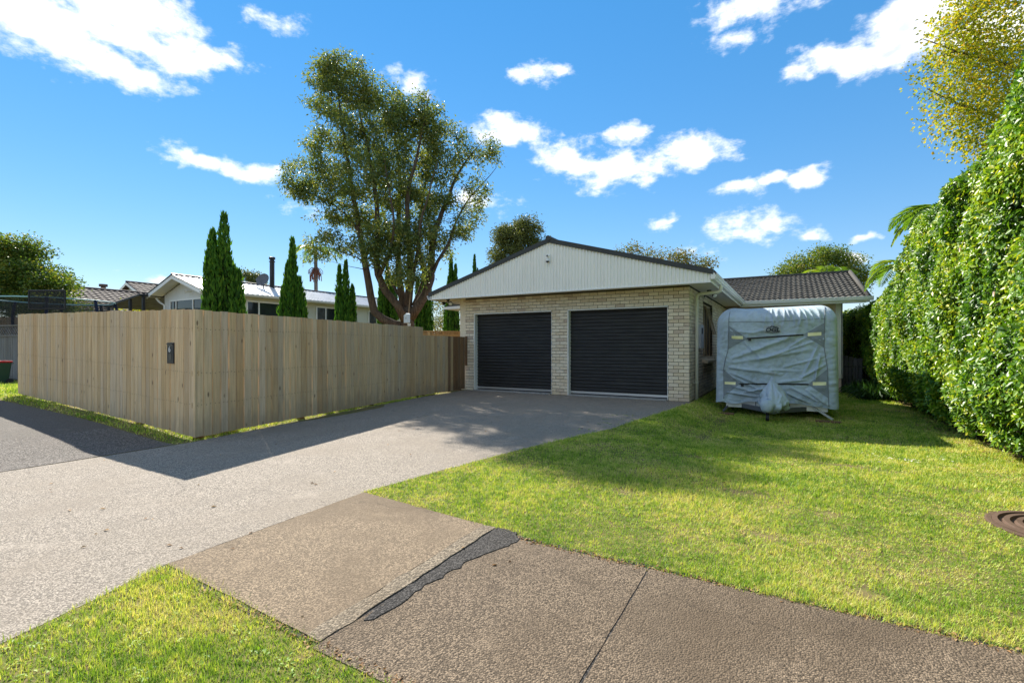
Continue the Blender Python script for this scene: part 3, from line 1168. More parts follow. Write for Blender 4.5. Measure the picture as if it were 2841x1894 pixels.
MB().box(GX1 - .03, 4.30, 7.122, 7.14, 2.765, 2.93).build('fascia', M['white_trim'], house)
mb = MB()
mb.extrude([(3.6, 7.72, 2.795), (4.30, 7.72, 2.795), (4.30, RY, RZ - .10), (3.6, RY, RZ - .10)], (0, 0, .012))
mb.build('verge_soffit', M['soffit'], wroof)

# small porch eave on the far left side of the garage
mb = MB()
mb.extrude([(-8.35, 1.2, 2.62), (-6.79, 1.2, 2.62), (-6.79, 1.2, 2.74), (-8.35, 1.2, 2.70)], (0, 3.2, 0))
por = mb.build('porch_eave', M['white_trim'], house)
mb = MB()
mb.extrude([(-8.30, 1.25, 2.705), (-6.79, 1.25, 2.745), (-6.79, 1.25, 3.02), (-8.2, 1.25, 2.76)], (0, 3.1, 0))
mb.build('porch_roof', M['tile'], por)

# ---- fittings on the house
sc_ = thing('security_camera', (-3.44, GY - .03, 3.60), 'small white security camera high on the ribbed garage gable', 'camera')
MB().box(-3.50, -3.38, GY - .045, GY - .014, 3.57, 3.76).build('mount_plate', M['white_trim'], sc_, bevel=.006)
mb = MB()
mb.tube([(-3.44, GY - .04, 3.71), (-3.44, GY - .11, 3.71)], .030, 12)
mb.tube([(-3.44, GY - .10, 3.64), (-3.44, GY - .10, 3.57)], [.028, .040], 12)
mb.build('camera_head', M['white_trim'], sc_, smooth=False)
mb = MB()
mb.tube([(-3.44, GY - .111, 3.71), (-3.44, GY - .118, 3.71)], .022, 12)
mb.lathe([(.005, -.03), (.034, -.012), (.040, .02), (.034, .028)], (-3.44, GY - .10, 3.56), 14)
mb.build('lens', M['black_plastic'], sc_)


def floodlight(x, y, sgn, label):
    t = thing('floodlight', (x, y, 2.79), label, 'light', 'twin floodlights under the garage eaves')
    mb = MB()
    mb.tube([(x, y, 2.80), (x, y, 2.755)], .055, 12)
    mb.tube([(x, y, 2.755), (x + .02, y - .01, 2.70)], .02, 8)
    mb.build('base', M['black_plastic'], t)
    for q in (-1, 1):
        c = Vector((x + q * .13, y - .05, 2.665))
        d = Vector((q * .45, -.5, -.55)).normalized()
        a = MB()
        a.tube([(x, y, 2.72), c], .012, 6)
        a.tube([c - d * .05, c, c + d * .045], [.022, .058, .062], 14)
        h = a.build('lamp_head', M['black_plastic'], t)
        l = MB()
        l.tube([c + d * .046, c + d * .052], [.056, .05], 14)
        l.build('lens', M['white_trim'], h)
    return t


floodlight(-7.08, -.22, 1, 'black twin floodlight under the left end of the garage soffit')
floodlight(.26, 1.35, 1, 'black twin floodlight under the side eave behind the downpipe')

mt = thing('meter_box', (.04, 1.45, 1.33), 'pale electricity meter box on the shaded side wall by the downpipe', 'meter box')
MB().box(.006, .075, 1.22, 1.72, 1.28, 1.90).build('box_body', M['meter_grey'], mt, bevel=.008)
mb = MB()
mb.box(.076, .081, 1.36, 1.56, 1.66, 1.82)
mb.build('viewing_window', M['black_plastic'], mt, bevel=.03)

# ------------------------------------------------------------------ timber fences
pm = MB()
c_ = .04
# eased front arrises so that the joints between boards read as grooves
pm.v = [(.05, 0, 0), (.95, 0, 0), (.95, 0, 1), (.05, 0, 1), (0, .75, 0), (1, .75, 0), (1, .75, 1), (0, .75, 1), (0, 1, 0), (1, 1, 0), (1, 1, 1), (0, 1, 1)]
pm.f = [(0, 1, 2, 3), (1, 5, 6, 2), (4, 0, 3, 7), (5, 9, 10, 6), (8, 4, 7, 11), (9, 8, 11, 10), (3, 2, 6, 7), (7, 6, 10, 11), (4, 5, 1, 0), (8, 9, 5, 4)]


def paling_mesh(mat, nm='paling'):
    return pm.mesh(nm, mat)


def paling_fence(name, label, p0, p1, z0, z1, pitch, mats, cat='fence', rails=(.25, .5, .85), post_every=1.9, post_mat=None, rail_side=1, seed=1, jitter=.004, gap=.005, thick=.019, wob=0.0, group=None, rail_mat=None, pw=.095, wave=0.0, front_nails=False):
    """palings from p0 to p1 seen from the right-hand side; z0(t), z1(t) bottom and top along it"""
    rr = random.Random(seed)
    a, b = Vector((p0[0], p0[1], 0)), Vector((p1[0], p1[1], 0))
    d = b - a
    L = d.length
    d.normalize()
    ang = math.atan2(d.y, d.x)
    nrm = Vector((-d.y, d.x, 0)) * rail_side            # towards the rail side
    base = (a + b) / 2
    f = thing(name, (base.x, base.y, z0(.5)), label, cat, group)
    ms = [paling_mesh(m) for m in mats]
    nails = []
    s = 0.0
    k = 0
    while s < L - .02:
        w = min(pitch * rr.uniform(.90, 1.08), L - s)
        if L - s - w < pitch * .4:
            w = L - s
        t = (s + w / 2) / L
        zb = z0(t) + rr.uniform(-jitter, jitter)
        zt = z1(t) + rr.uniform(-jitter, jitter) + wave * mnoise.noise(Vector((s * .9, seed, 0)))
        p = a + d * s - nrm * (thick / 2) * 0 + nrm * rr.uniform(-.004, .004)
        m = ms[max(0, min(len(ms) - 1, int((t * len(ms) + rr.uniform(-.35, .35)) // 1)))]
        sy = thick if rail_side > 0 else -thick
        o = link('paling', m, f, (p.x, p.y, zb), (0, 0, ang + rr.uniform(-.006, .006)), (w - gap, thick, zt - zb))
        for rz in rails:
            for q in (.28, .72):
                nails.append((a + d * (s + w * q) - nrm * .0055, zb + (zt - zb) * rz + rr.uniform(-.008, .008)))
        s += w
        k += 1
    nb = MB()
    if front_nails:
        for p, z in nails:
            u = [p + d * (.0065 * math.cos(h_)) + Vector((0, 0, z + .0065 * math.sin(h_))) for h_ in [math.pi * 2 * q / 6 for q in range(6)]]
            nb.poly(*u)
        nb.build('nail_heads', M['rust'], f)['kind'] = 'stuff'
    n = max(1, round(L / post_every))
    for q in range(n + 1):
        t = min(max(q / n, .16 / L), 1 - .16 / L)
        p = a + d * (t * L) + nrm * (.055 + pw / 2 + (thick if rail_side > 0 else 0))
        mb = MB()
        r_ = [(p + d * sx * pw / 2 + nrm * sy_ * pw / 2) for sx, sy_ in ((-1, -1), (1, -1), (1, 1), (-1, 1))]
        g = H(p.x, p.y) - .1
        mb.extrude([(q_.x, q_.y, g) for q_ in r_], (0, 0, z1(t) - .02 - g))
        mb.build('post', post_mat or mats[-1], f)
    for rz in rails:
        mb = MB()
        off = nrm * (.028 + (thick if rail_side > 0 else 0))
        A = a + d * .01 + off
        B = b - d * .01 + off
        A.z = z0(0) + (z1(0) - z0(0)) * rz
        B.z = z0(1) + (z1(1) - z0(1)) * rz
        mb.beam(A, B, .045, .075)
        mb.build('rail', rail_mat or mats[-1], f)
    return f


FC = (-5.107, -8.549)          # street corner of the fence
FL = (-13.06, -8.30)
FR = (-6.328, -2.268)
# street side, left of the corner (rails on the yard side)
paling_fence('paling_fence', 'weathered pine paling fence along the street with the letterbox set into it', FL, (FC[0] - .004, FC[1]), lambda t: .264 + (.048 - .264) * (1 - (1 - t) ** 1.25) if False else .048 + .216 * (1 - t) ** .85, lambda t: 1.838 + .212 * (1 - t) ** .9,
             .135, [M['paling']], seed=3, wave=.02, jitter=.008, front_nails=True)
# drive side
paling_fence('paling_fence', 'tall greyer paling fence running beside the driveway from the corner', FC, FR, lambda t: .045 + .01 * t, lambda t: 1.836, .139, [M['paling'], M['paling_grey'], M['paling_grey']], seed=5, jitter=.006, front_nails=True, post_mat=M['brown_post'])
mb = MB()
mb.box(FC[0] - .021, FC[0] + .0, FC[1] - .022, FC[1] - .002, .05, 1.84)
# lower panel against the garage
lf = paling_fence('paling_gate', 'lower paling panel between the tall fence and the brick garage', (FR[0] - .004, FR[1] + .012), (-6.52, -.10), lambda t: .04, lambda t: 1.63 - .01 * t, .139, [M['paling_grey'], M['paling_grey'], M['brown_post']], cat='gate', seed=8, post_every=3, post_mat=M['brown_post'])
MB().box(-6.525, -6.47, -.098, -.05, .75, 1.645).build('end_batten', M['brown_post'], lf)

# fence behind the tree, fresh orange pine
pf = paling_fence('pine_fence', 'new orange pine fence seen over the lower paling panel', (-10.0, -.16), (-7.0, 3.69), lambda t: .05, lambda t: 1.86, .14, [M['new_pine']], seed=11, post_every=1.45, rails=(.55, .93), rail_side=-1, thick=.018)
mb = MB()
mb.beam((-10.0, -.16, 1.875), (-7.0, 3.69, 1.875), .12, .03)
mb.build('top_cap', M['new_pine'], pf)
# neighbour's old fence with a lattice top
of = paling_fence('lattice_fence', 'old grey timber fence with diagonal lattice top at the far left', (-27.0, -6.75), (-19.0, -5.45), lambda t: H(-27 + 8 * t, -6.7 + 1.3 * t) + .03, lambda t: 1.72, .155, [M['old_paling']], seed=13, post_every=2.0)
for k in range(54):
    s = k * .15
    for q in (-1, 1):
        d_ = Vector((8.0, 1.30, 0)).normalized()
        A = Vector((-27.0, -6.75, 1.74)) + d_ * (s if q > 0 else s + .36) + Vector((0, .005 * q, 0))
        B = Vector((-27.0, -6.75, 2.08)) + d_ * (s + .36 if q > 0 else s) + Vector((0, .005 * q, 0))
        mb = MB()
        mb.beam(A, B, .008, .035, up=(d_.y, -d_.x, 0))
        mb.build('lattice_slat', M['old_paling'], of)
for z in (1.73, 2.10):
    mb = MB()
    mb.beam((-27.0, -6.77, z), (-19.0, -5.47, z), .05, .05)
    mb.build('lattice_rail', M['old_paling'], of)
paling_fence('tan_fence', 'tan timber fence behind the old lattice fence', (-34.0, -5.6), (-25.8, -2.6), lambda t: .1, lambda t: 2.75, .16, [M['tan_fence']], seed=15, post_every=2.4)
# right: little black garden fence and old palings by the wing
bfn = thing('metal_fence', (4.1, 7.45, -.2), 'low black metal garden fence between the house corner and the hedge', 'fence')
for k in range(11):
    x = 3.68 + k * .095
    MB().tube([(x, 7.42, -.25), (x, 7.42, .70)], .009, 6).build('picket', M['black_metal'], bfn)
for z in (-.08, .66):
    MB().beam((3.65, 7.42, z), (4.75, 7.42, z), .03, .03).build('rail', M['black_metal'], bfn)
paling_fence('paling_fence', 'weathered grey palings in the shade behind the black garden fence', (3.66, 8.9), (4.35, 9.0), lambda t: -.2, lambda t: 1.02 - .12 * t, .13, [M['old_paling']], seed=17, post_every=2, jitter=.02, gap=.012)

# letterbox in the street fence
fd_ = Vector((FC[0] - FL[0], FC[1] - FL[1], 0)).normalized()
fn_ = Vector((fd_.y, -fd_.x, 0))
lb = thing('letterbox', (-5.78, -8.54, 1.07), 'black letterbox plate numbered 6 set into the street fence', 'letterbox')


def on_fence(s, z, out):
    p = Vector((FC[0], FC[1], 0)) - fd_ * s + fn_ * out
    return Vector((p.x, p.y, z))


def fence_plate(mb, s0, s1, z0, z1, o0, o1):
    ring = [on_fence(s1, z0, o0), on_fence(s0, z0, o0), on_fence(s0, z1, o0), on_fence(s1, z1, o0)]
    mb.extrude(ring, fn_ * (o1 - o0))
    return mb


fence_plate(MB(), .585, .785, 1.07, 1.375, -.0, .014).build('face_plate', M['black_plastic'], lb, bevel=.004)
fence_plate(MB(), .605, .765, 1.325, 1.352, .0145, .0165).build('letter_slot', M['black_metal'], lb)
fence_plate(MB(), .600, .770, 1.353, 1.362, .0145, .032).build('slot_hood', M['charcoal'], lb)
mb = MB()
ring = [on_fence(.683 + .047 * math.cos(a), 1.172 + .052 * math.sin(a), .0145) for a in [2 * math.pi * k / 24 for k in range(24)]]
mb.extrude(ring, fn_ * .002)
mb.build('paper_hole', M['black_metal'], lb)


def text_obj(name, body, size, mat, parent, loc, rot, extrude=.001, align='CENTER', shear=0.0, sx=1.0, bold=0.0):
    cu = bpy.data.curves.new(name, 'FONT')
    cu.body = body
    cu.size = size
    cu.extrude = extrude
    cu.align_x = align
    cu.align_y = 'CENTER'
    cu.shear = shear
    cu.offset = bold
    t = bpy.data.objects.new(name, cu)
    COL.objects.link(t)
    dg = bpy.context.evaluated_depsgraph_get()
    me = bpy.data.meshes.new_from_object(t.evaluated_get(dg))
    bpy.data.objects.remove(t, do_unlink=True)
    me.materials.clear()
    me.materials.append(mat)
    return link(name, me, parent, loc, rot, (sx, 1, 1))


text_obj('house_number', '6', .125, M['bin_white'], lb, on_fence(.700, 1.275, .0165), (R(90), 0, math.atan2(fd_.y, fd_.x)), .0015)

# wheelie bin at the left edge
bn = thing('wheelie_bin', (-19.85, -7.05, H(-19.85, -7.05)), 'green wheelie bin with a red lid at the left edge of the photo', 'bin')
bx, by, bz = -19.85, -7.05, H(-19.85, -7.05) - .02
mb = MB()
lo = [(bx - .2, by - .22, bz + .03), (bx + .2, by - .22, bz + .03), (bx + .2, by + .22, bz + .03), (bx - .2, by + .22, bz + .03)]
hi = [(bx - .25, by - .29, bz + .70), (bx + .25, by - .29, bz + .70), (bx + .25, by + .29, bz + .70), (bx - .25, by + .29, bz + .70)]
mb.v = lo + hi
mb.f = [(3, 2, 1, 0), (4, 5, 6, 7), (0, 1, 5, 4), (1, 2, 6, 5), (2, 3, 7, 6), (3, 0, 4, 7)]
mb.build('bin_body', M['green_plastic'], bn, bevel=.02)
mb = MB()
mb.box(bx - .27, bx + .27, by - .31, by + .31, bz + .69, bz + .75)
mb.build('lid', M['red_plastic'], bn, bevel=.02)
for q in (-1, 1):
    MB().tube([(bx + q * .19, by + .24, bz + .09), (bx + q * .25, by + .24, bz + .09)], .09, 14).build('wheel', M['black_plastic'], bn)
MB().tube([(bx - .2, by + .33, bz + .66), (bx + .2, by + .33, bz + .66)], .015, 8).build('handle', M['green_plastic'], bn)

# ------------------------------------------------------------------ neighbours' houses
wh = thing('weatherboard_house', (-20.9, 4, .3), 'cream weatherboard house with a white corrugated iron roof behind the cypresses', 'house')
WX0, WX1, WRX, WE, WR_ = -23.1, -18.64, -20.87, 3.66, 4.40
WYF, WYB = -1.55, 13.0
for sgn, (xa, xb) in ((1, (WX1, WRX)), (-1, (WX0, WRX))):
    mb = MB()
    prof = []
    y = WYF
    while y < WYB:
        prof += [(y, 0), (y + .16, 0), (y + .18, .028), (y + .21, .028)]
        y += .23
    for y, dz in prof:
        mb.v += [(xa, y, WE + dz), (xb, y, WR_ + dz)]
    for k in range(len(prof) - 1):
        q = (2 * k, 2 * k + 2, 2 * k + 3, 2 * k + 1)
        mb.f.append(q if sgn > 0 else q[::-1])
    rf = mb.build('roof', M['roof_iron'], wh)
    if sgn > 0:
        mainroof = rf
MB().tube([(WRX, WYF - .02, WR_ + .03), (WRX, WYB, WR_ + .03)], .05, 8).build('ridge_cap', M['charcoal'], mainroof)
mb = MB()
for xa, xb in ((WX0, WRX), (WX1, WRX)):
    s_ = 1 if xb > xa else -1
    mb.extrude([(xa, WYF, WE - .17), (xb, WYF, WR_ - .16), (xb, WYF, WR_ - .005), (xa, WYF, WE - .005)], (0, .03, 0))
mb.build('barge_board', M['white_trim'], wh)
mb = MB()
for xa, xb in ((WX0, WRX), (WX1, WRX)):
    mb.extrude([(xa, WYF - .02, WE - .0), (xb, WYF - .02, WR_ + .0), (xb, WYF - .02, WR_ + .04), (xa, WYF - .02, WE + .04)], (0, .05, 0))
mb.build('barge_cap', M['charcoal'], wh)
mb = MB()
for xa, xb in ((WX0 + .02, WRX), (WX1 - .02, WRX)):
    mb.poly((xa, WYF + .03, WE - .09), (xb, WYF + .03, WR_ - .10), (xb, WYF + .55, WR_ - .10), (xa, WYF + .55, WE - .09))
mb.build('gable_soffit', M['white_trim'], wh)
mb = MB()
mb.box(WX0 + .45, WX1 - .47, WYF + .56, WYB - .4, .0, WE - .04)
mb.extrude([(WX0 + .45, WYF + .56, WE - .041), (WX1 - .47, WYF + .56, WE - .041), (WRX, WYF + .56, WR_ - .12)], (0, WYB - WYF - 1.0, 0))
mb.build('wall_core', M['weatherboard_white'], wh)
sx = WX1 - .47
z = 1.5
k = 0
while z < WE - .12:
    mb = MB()
    ya = WYF + .565
    mb.extrude([(sx + .002, ya, z), (sx + .030, ya, z), (sx + .010, ya, z + .19), (sx + .002, ya, z + .19)], (0, WYB - .45 - ya, 0))
    mb.build('weatherboard', M['weatherboard'], wh)
    z += .18
x = WX0 + .46
rr = random.Random(2)
while x < WX1 - .6:
    mb = MB()
    zt = WE + (WR_ - WE) * (1 - abs((x + .1) - WRX) / (WX1 - WRX)) - .16
    mb.box(x, x + .182, WYF + .535, WYF + .559, 1.5, zt)
    mb.build('gable_board', M['weatherboard_white'], wh)
    x += .188
mb = MB()
mb.box(WX1 - .46, WX1 - .02, WYF + .05, WYB - .1, WE - .09, WE - .07)
mb.build('soffit', M['weatherboard_white'], wh)


def gut(name, x, y0, y1, z, par):
    m_ = MB()
    m_.extrude([(x, y0, z - .11), (x + .07, y0, z - .11), (x + .11, y0, z - .05), (x + .11, y0, z), (x + .095, y0, z), (x + .06, y0, z - .08), (x, y0, z - .08)], (0, y1 - y0, 0))
    return m_.build(name, M['white_trim'], par)


gut('gutter', WX1 - .03, WYF, WYB, WE + .0, wh)
MB().tube([(WX0 + .1, WYF + .35, WE - .12), (WX0 + .25, WYF + .42, WE - .3), (WX0 + .52, WYF + .50, WE - .45), (WX0 + .52, WYF + .50, .3)], .045, 8).build('downpipe', M['white_trim'], wh)


def far_window(par, horizontal, c0, c1, z0, z1, fixed, mull, sgn=1):
    """window on a wall x = fixed (horizontal False) or y = fixed"""
    fr = MB()
    fw = .07
    pieces = [(c0, c1, z1 - fw, z1), (c0, c1, z0, z0 + fw), (c0, c0 + fw, z0 + fw, z1 - fw), (c1 - fw, c1, z0 + fw, z1 - fw)]
    pieces += [(m_ - .03, m_ + .03, z0 + fw, z1 - fw) for m_ in mull]
    for a, b, za, zb in pieces:
        if horizontal:
            fr.box(a, b, fixed - .05, fixed, za, zb)
        else:
            fr.box(fixed, fixed + .05, a, b, za, zb)
    w_ = fr.build('window', M['white_trim'], par)
    edges = [c0 + fw] + sorted(mull) + [c1 - fw]
    for a, b in zip(edges[:-1], edges[1:]):
        g = MB()
        if horizontal:
            g.box(a + .005, b - .005, fixed - .020, fixed - .012, z0 + fw, z1 - fw)
        else:
            g.box(fixed + .012, fixed + .020, a + .005, b - .005, z0 + fw, z1 - fw)
        g.build('pane', M['glass'], w_)


far_window(wh, False, .62, 2.6, 2.2, 3.42, sx + .031, [1.22])
far_window(wh, False, 4.3, 5.6, 2.2, 3.42, sx + .031, [4.9])
far_window(wh, False, 7.85, 9.3, 2.2, 3.42, sx + .031, [8.5])
far_window(wh, True, -22.1, -19.30, 2.2, 3.42, WYF + .53, [-21.55, -20.15])
o = thing('wall_camera', (-20.4, WYF + .45, 3.7), 'small white camera under the gable of the weatherboard house', 'camera')
mb = MB()
mb.tube([(-20.35, WYF + .53, 3.72), (-20.35, WYF + .45, 3.72), (-20.42, WYF + .30, 3.68)], [.03, .03, .05], 8)
mb.build('camera_body', M['white_trim'], o)
fl = thing('flue', (-20.6, 2.9, 4.3), 'black metal chimney flue on the white iron roof', 'flue')
MB().tube([(-20.6, 2.9, 4.1), (-20.6, 2.9, 5.62)], .115, 14).build('flue_pipe', M['black_metal'], fl, smooth=False)
mb = MB()
mb.lathe([(.13, 0), (.15, .04), (.11, .05), (.10, .12), (.15, .14), (.15, .24), (.12, .26)], (-20.6, 2.9, 5.60), 14)
mb.build('cowl', M['black_metal'], fl)
ds = thing('satellite_dish', (-20.3, 2.2, 4.35), 'dark grey satellite dish on the iron roof beside the flue', 'satellite dish')
mb = MB()
cc = Vector((-20.3, 2.2, 4.62))
dn = Vector((.35, -.8, .35)).normalized()
u_ = dn.orthogonal().normalized()
v_ = dn.cross(u_)
for r_, dd in ((0, -.05), (.15, -.04), (.27, -.012), (.33, .01)):
    for j in range(20):
        a = 2 * math.pi * j / 20
        mb.v.append(tuple(cc + (u_ * math.cos(a) + v_ * math.sin(a)) * max(r_, .001) + dn * dd))
for k in range(3):
    for j in range(20):
        mb.f.append((k * 20 + j, k * 20 + (j + 1) % 20, (k + 1) * 20 + (j + 1) % 20, (k + 1) * 20 + j))
mb.build('reflector', M['dish_grey'], ds, smooth=True)
mb = MB()
mb.tube([(-20.3, 2.25, 4.2), (-20.3, 2.25, 4.6)], .025, 8)
mb.tube([cc - Vector((0, 0, .3)), cc + dn * .35], .012, 6)
mb.build('mount', M['dish_grey'], ds)

pg = thing('pergola', (-24, -.6, .3), 'dark flat carport roof on posts left of the weatherboard gable', 'carport')
mb = MB()
mb.extrude([(-26.4, -1.9, 3.20), (-22.9, -1.9, 3.60), (-22.9, -1.9, 3.68), (-26.4, -1.9, 3.30)], (0, 3.4, 0))
mb.build('roof_sheet', M['charcoal'], pg)
for x, y in ((-24.0, -1.8), (-23.0, -1.7), (-26.2, -1.8), (-24.0, 1.3), (-26.2, 1.3)):
    MB().box(x - .05, x + .05, y - .05, y + .05, 0.0, 3.24 + (x + 26.4) * .11).build('post', M['charcoal'], pg)


def tile_house(name, label, ridge_x, y0, y1, half, ez, rz, wall_mat, ncol, ncourse, seed, individual):
    h = thing(name, (ridge_x, (y0 + y1) / 2, 0), label, 'house')
    mb = MB()
    mb.box(ridge_x - half + .5, ridge_x + half - .5, y0 + .4, y1 - .4, 0, ez - .02)
    mb.extrude([(ridge_x - half + .5, y0 + .4, ez - .021), (ridge_x + half - .5, y0 + .4, ez - .021), (ridge_x, y0 + .4, rz - .18)], (0, y1 - y0 - .8, 0))
    mb.build('wall', wall_mat, h)
    for sgn in (1, -1):
        mb = MB()
        xe = ridge_x + sgn * half
        mb.extrude([(xe, y0, ez - .05), (ridge_x, y0, rz - .05), (ridge_x, y0, rz - .01), (xe, y0, ez - .01)], (0, y1 - y0, 0))
        rf_ = mb.build('roof', M['brown_tile'], h)
        if sgn > 0:
            main = rf_
    s_ = Vector((-half, 0, rz - ez))
    SL_ = s_.length
    e_ = SL_ / ncourse
    w_ = (y1 - y0) / ncol
    t_ = MB()
    seg_ = 6
    for r_, (xx, zz) in enumerate(((0, -.03), (0, .035), (e_ + .03, .0))):
        for k in range(seg_ + 1):
            q = k / seg_
            wv = .022 * (1 - math.cos(q * 2 * math.pi))
            t_.v.append((-xx, q * w_, zz + wv * (1 if r_ else .5)))
    for r_ in range(2):
        for k in range(seg_):
            a = r_ * (seg_ + 1) + k
            t_.f.append((a, a + 1, a + seg_ + 2, a + seg_ + 1))
    tm = t_.mesh('tile', M['brown_tile'])
    an = math.atan2(rz - ez, half)
    jm = MB()
    for c in range(ncourse):
        for k in range(ncol):
            px = ridge_x + half + .03 - math.cos(an) * e_ * c
            pz = ez + math.sin(an) * e_ * c
            if individual:
                link('tile', tm, main, (px, y0 + k * w_, pz), (0, an, 0))
            else:
                i = len(jm.v)
                ca, sa = math.cos(an), math.sin(an)
                for (x_, y_, z_) in t_.v:
                    jm.v.append((px + x_ * ca + z_ * sa, y0 + k * w_ + y_, pz - x_ * sa + z_ * ca))
                jm.f += [tuple(i + q for q in f) for f in t_.f]
    if not individual:
        jm.build('tiles', M['brown_tile'], main)['kind'] = 'stuff'
    MB().tube([(ridge_x, y0 - .02, rz + .04), (ridge_x, y1, rz + .04)], .09, 8).build('ridge_tiles', M['brown_tile'], main)
    mb = MB()
    for sgn in (1, -1):
        xe = ridge_x + sgn * half
        mb.extrude([(xe, y0 - .03, ez - .24), (ridge_x, y0 - .03, rz - .22), (ridge_x, y0 - .03, rz - .02), (xe, y0 - .03, ez - .03)], (0, .03, 0))
    mb.build('barge_board', M['white_trim'], h)
    gut('gutter', ridge_x + half - .02, y0, y1, ez - .02, h)
    return h


ha = tile_house('tiled_house', 'low house with a dark brown tile roof left of the weatherboard house', -37.53, -.45, 8.0, 3.5, 3.5, 5.1, M['weatherboard_white'], 25, 12, 1, True)
hb = tile_house('tiled_house', 'second brown tiled gable with grey end wall further back', -43.2, 5.55, 16.0, 2.7, 5.25, 6.42, M['grey_gable'], 26, 9, 2, False)
vt = thing('roof_vent', (-38.0, 2.3, 4.9), 'small brown vent pipe on the brown tile roof', 'vent')
MB().tube([(-38.2, 2.3, 4.6), (-38.2, 2.3, 5.40)], .14, 10).build('pipe', M['terracotta_flue'], vt)
MB().tube([(-38.2, 2.3, 5.40), (-38.2, 2.3, 5.56)], .24, 10).build('cap', M['terracotta_flue'], vt)

# ------------------------------------------------------------------ trampoline behind the fence
TC = Vector((-24.4, -4.3, .15))
tr = thing('trampoline', TC, 'round trampoline with dark poles and net showing above the street fence', 'trampoline')
TR = 1.95
TZ = 3.22
ring = [TC + Vector((math.cos(a) * TR, math.sin(a) * TR, TZ - .15)) for a in [2 * math.pi * k / 48 for k in range(49)]]
MB().tube(ring, .028, 6, cap=False).build('top_ring', painted('ring_teal', (.30, .52, .52), .5, .3, .05), tr)
ring = [TC + Vector((math.cos(a) * TR, math.sin(a) * TR, .75)) for a in [2 * math.pi * k / 48 for k in range(49)]]
MB().tube(ring, .04, 6, cap=False).build('frame_ring', M['dish_grey'], tr)
mb = MB()
mb.lathe([(.01, 0), (TR - .2, 0.0), (TR, .01), (TR, .04)], TC + Vector((0, 0, .76)), 40)
mb.build('jumping_mat', M['black_plastic'], tr)
mb = MB()
nn = 64
for k in range(nn + 1):
    a = 2 * math.pi * k / nn
    for q in range(6):
        t = q / 5
        rr_ = TR - .02 - .22 * math.sin(t * math.pi) * (.6 + .4 * math.cos(8 * a))
        mb.v.append(tuple(TC + Vector((math.cos(a) * rr_, math.sin(a) * rr_, .8 + t * (TZ - .97)))))
for k in range(nn):
    for q in range(5):
        a = k * 6 + q
        mb.f.append((a, a + 6, a + 7, a + 1))
mb.build('safety_net', M['net'], tr, smooth=True)
for k in range(8):
    a = 2 * math.pi * k / 8 - R(68)
    d_ = Vector((math.cos(a), math.sin(a), 0))
    b_ = TC + d_ * (TR + .12)
    mb = MB()
    mb.tube([b_, b_ + Vector((0, 0, 1.9)), b_ + Vector((0, 0, 2.5)) - d_ * .02, TC + d_ * TR + Vector((0, 0, TZ - .15))], .055, 8)
    mb.build('pole', M['navy_foam'], tr)
bbp = at_ = None
c0 = Vector((-22.1, -5.2, 2.74))
d_ = Vector((.866, .5, 0))
mb = MB()
mb.extrude([c0 - d_ * .68 + Vector((0, 0, z)) if s < 0 else c0 + d_ * .68 + Vector((0, 0, z)) for s, z in ((-1, .0), (1, 0), (1, .69), (-1, .69))], (.01, -.017, 0))
bb = mb.build('backboard', M['net'], tr)
mb = MB()
for a, b in ((0, 1), (1, 2), (2, 3), (3, 0)):
    P = [c0 - d_ * .68, c0 + d_ * .68, c0 + d_ * .68 + Vector((0, 0, .69)), c0 - d_ * .68 + Vector((0, 0, .69))]
    mb.tube([P[a], P[b]], .03, 6)
mb.build('backboard_frame', M['black_plastic'], bb)

# bird feeder hanging at the tree
bfd = thing('bird_feeder', (-9.52, .74, 2.1), 'white bird feeder box with a cup and tray hanging in front of the tree trunk', 'bird feeder')
d_ = Vector((.866, -.5, 0))
c0 = Vector((-9.52, .70, 2.16))
n_ = Vector((-.5, -.866, 0))
mb = MB()
mb.extrude([c0 - d_ * .17, c0 + d_ * .17, c0 + d_ * .17 + Vector((0, 0, .30)), c0 + d_ * .09 + Vector((0, 0, .33)), c0 - d_ * .17 + Vector((0, 0, .27))], n_ * .12)
mb.build('box', M['foil_white'], bfd)
for q, w in ((.10, .022), (.075, .014), (.115, .014)):
    p = c0 + d_ * q + n_ * .122 + Vector((0, 0, .22 - q * .9 + (.06 if q > .11 else 0)))
    MB().extrude([p - d_ * w, p + d_ * w, p + d_ * w + Vector((0, 0, .03)), p - d_ * w + Vector((0, 0, .03))], n_ * .003).build('mark', M['charcoal'], bfd)
mb = MB()
mb.lathe([(.045, 0), (.06, .11), (.055, .112)], c0 + d_ * .06 + Vector((0, 0, -.13)), 12)
mb.build('cup', M['white_trim'], bfd)
mb = MB()
p = c0 + d_ * .06 + Vector((0, 0, -.16))
mb.extrude([p - d_ * .13 - n_ * .1, p + d_ * .13 - n_ * .1, p + d_ * .13 + n_ * .1, p - d_ * .13 + n_ * .1], (0, 0, .02))
mb.build('tray', M['new_pine'], bfd)
for q in (-.05, .03):
    MB().tube([c0 + d_ * q + Vector((0, 0, .29)), (-9.65, .95, 3.3)], .006, 5).build('cord', M['tan_fence'], bfd)
MB().box(c0.x - .04, c0.x + .04, c0.y - .0, c0.y + .08, -.05, 2.0).build('post', M['brown_post'], bfd)

# ------------------------------------------------------------------ covered caravan on the lawn beside the garage
cv = thing('caravan', (1.78, 2.0, -.2), 'caravan under a grey-blue fitted cloth cover parked beside the garage', 'caravan')
CX0, CX1, CY0, CY1 = .62, 2.97, -.30, 4.7
CZ0, CZV, CZT = .05, 1.85, 2.19
RC = .12          # plan radius of the front corners
rs = random.Random(21)


def fold(a, b, w, amp):
    """a crease from a to b in the (x, z) plane of the front panel"""
    return (Vector(a), Vector(b), w, amp)


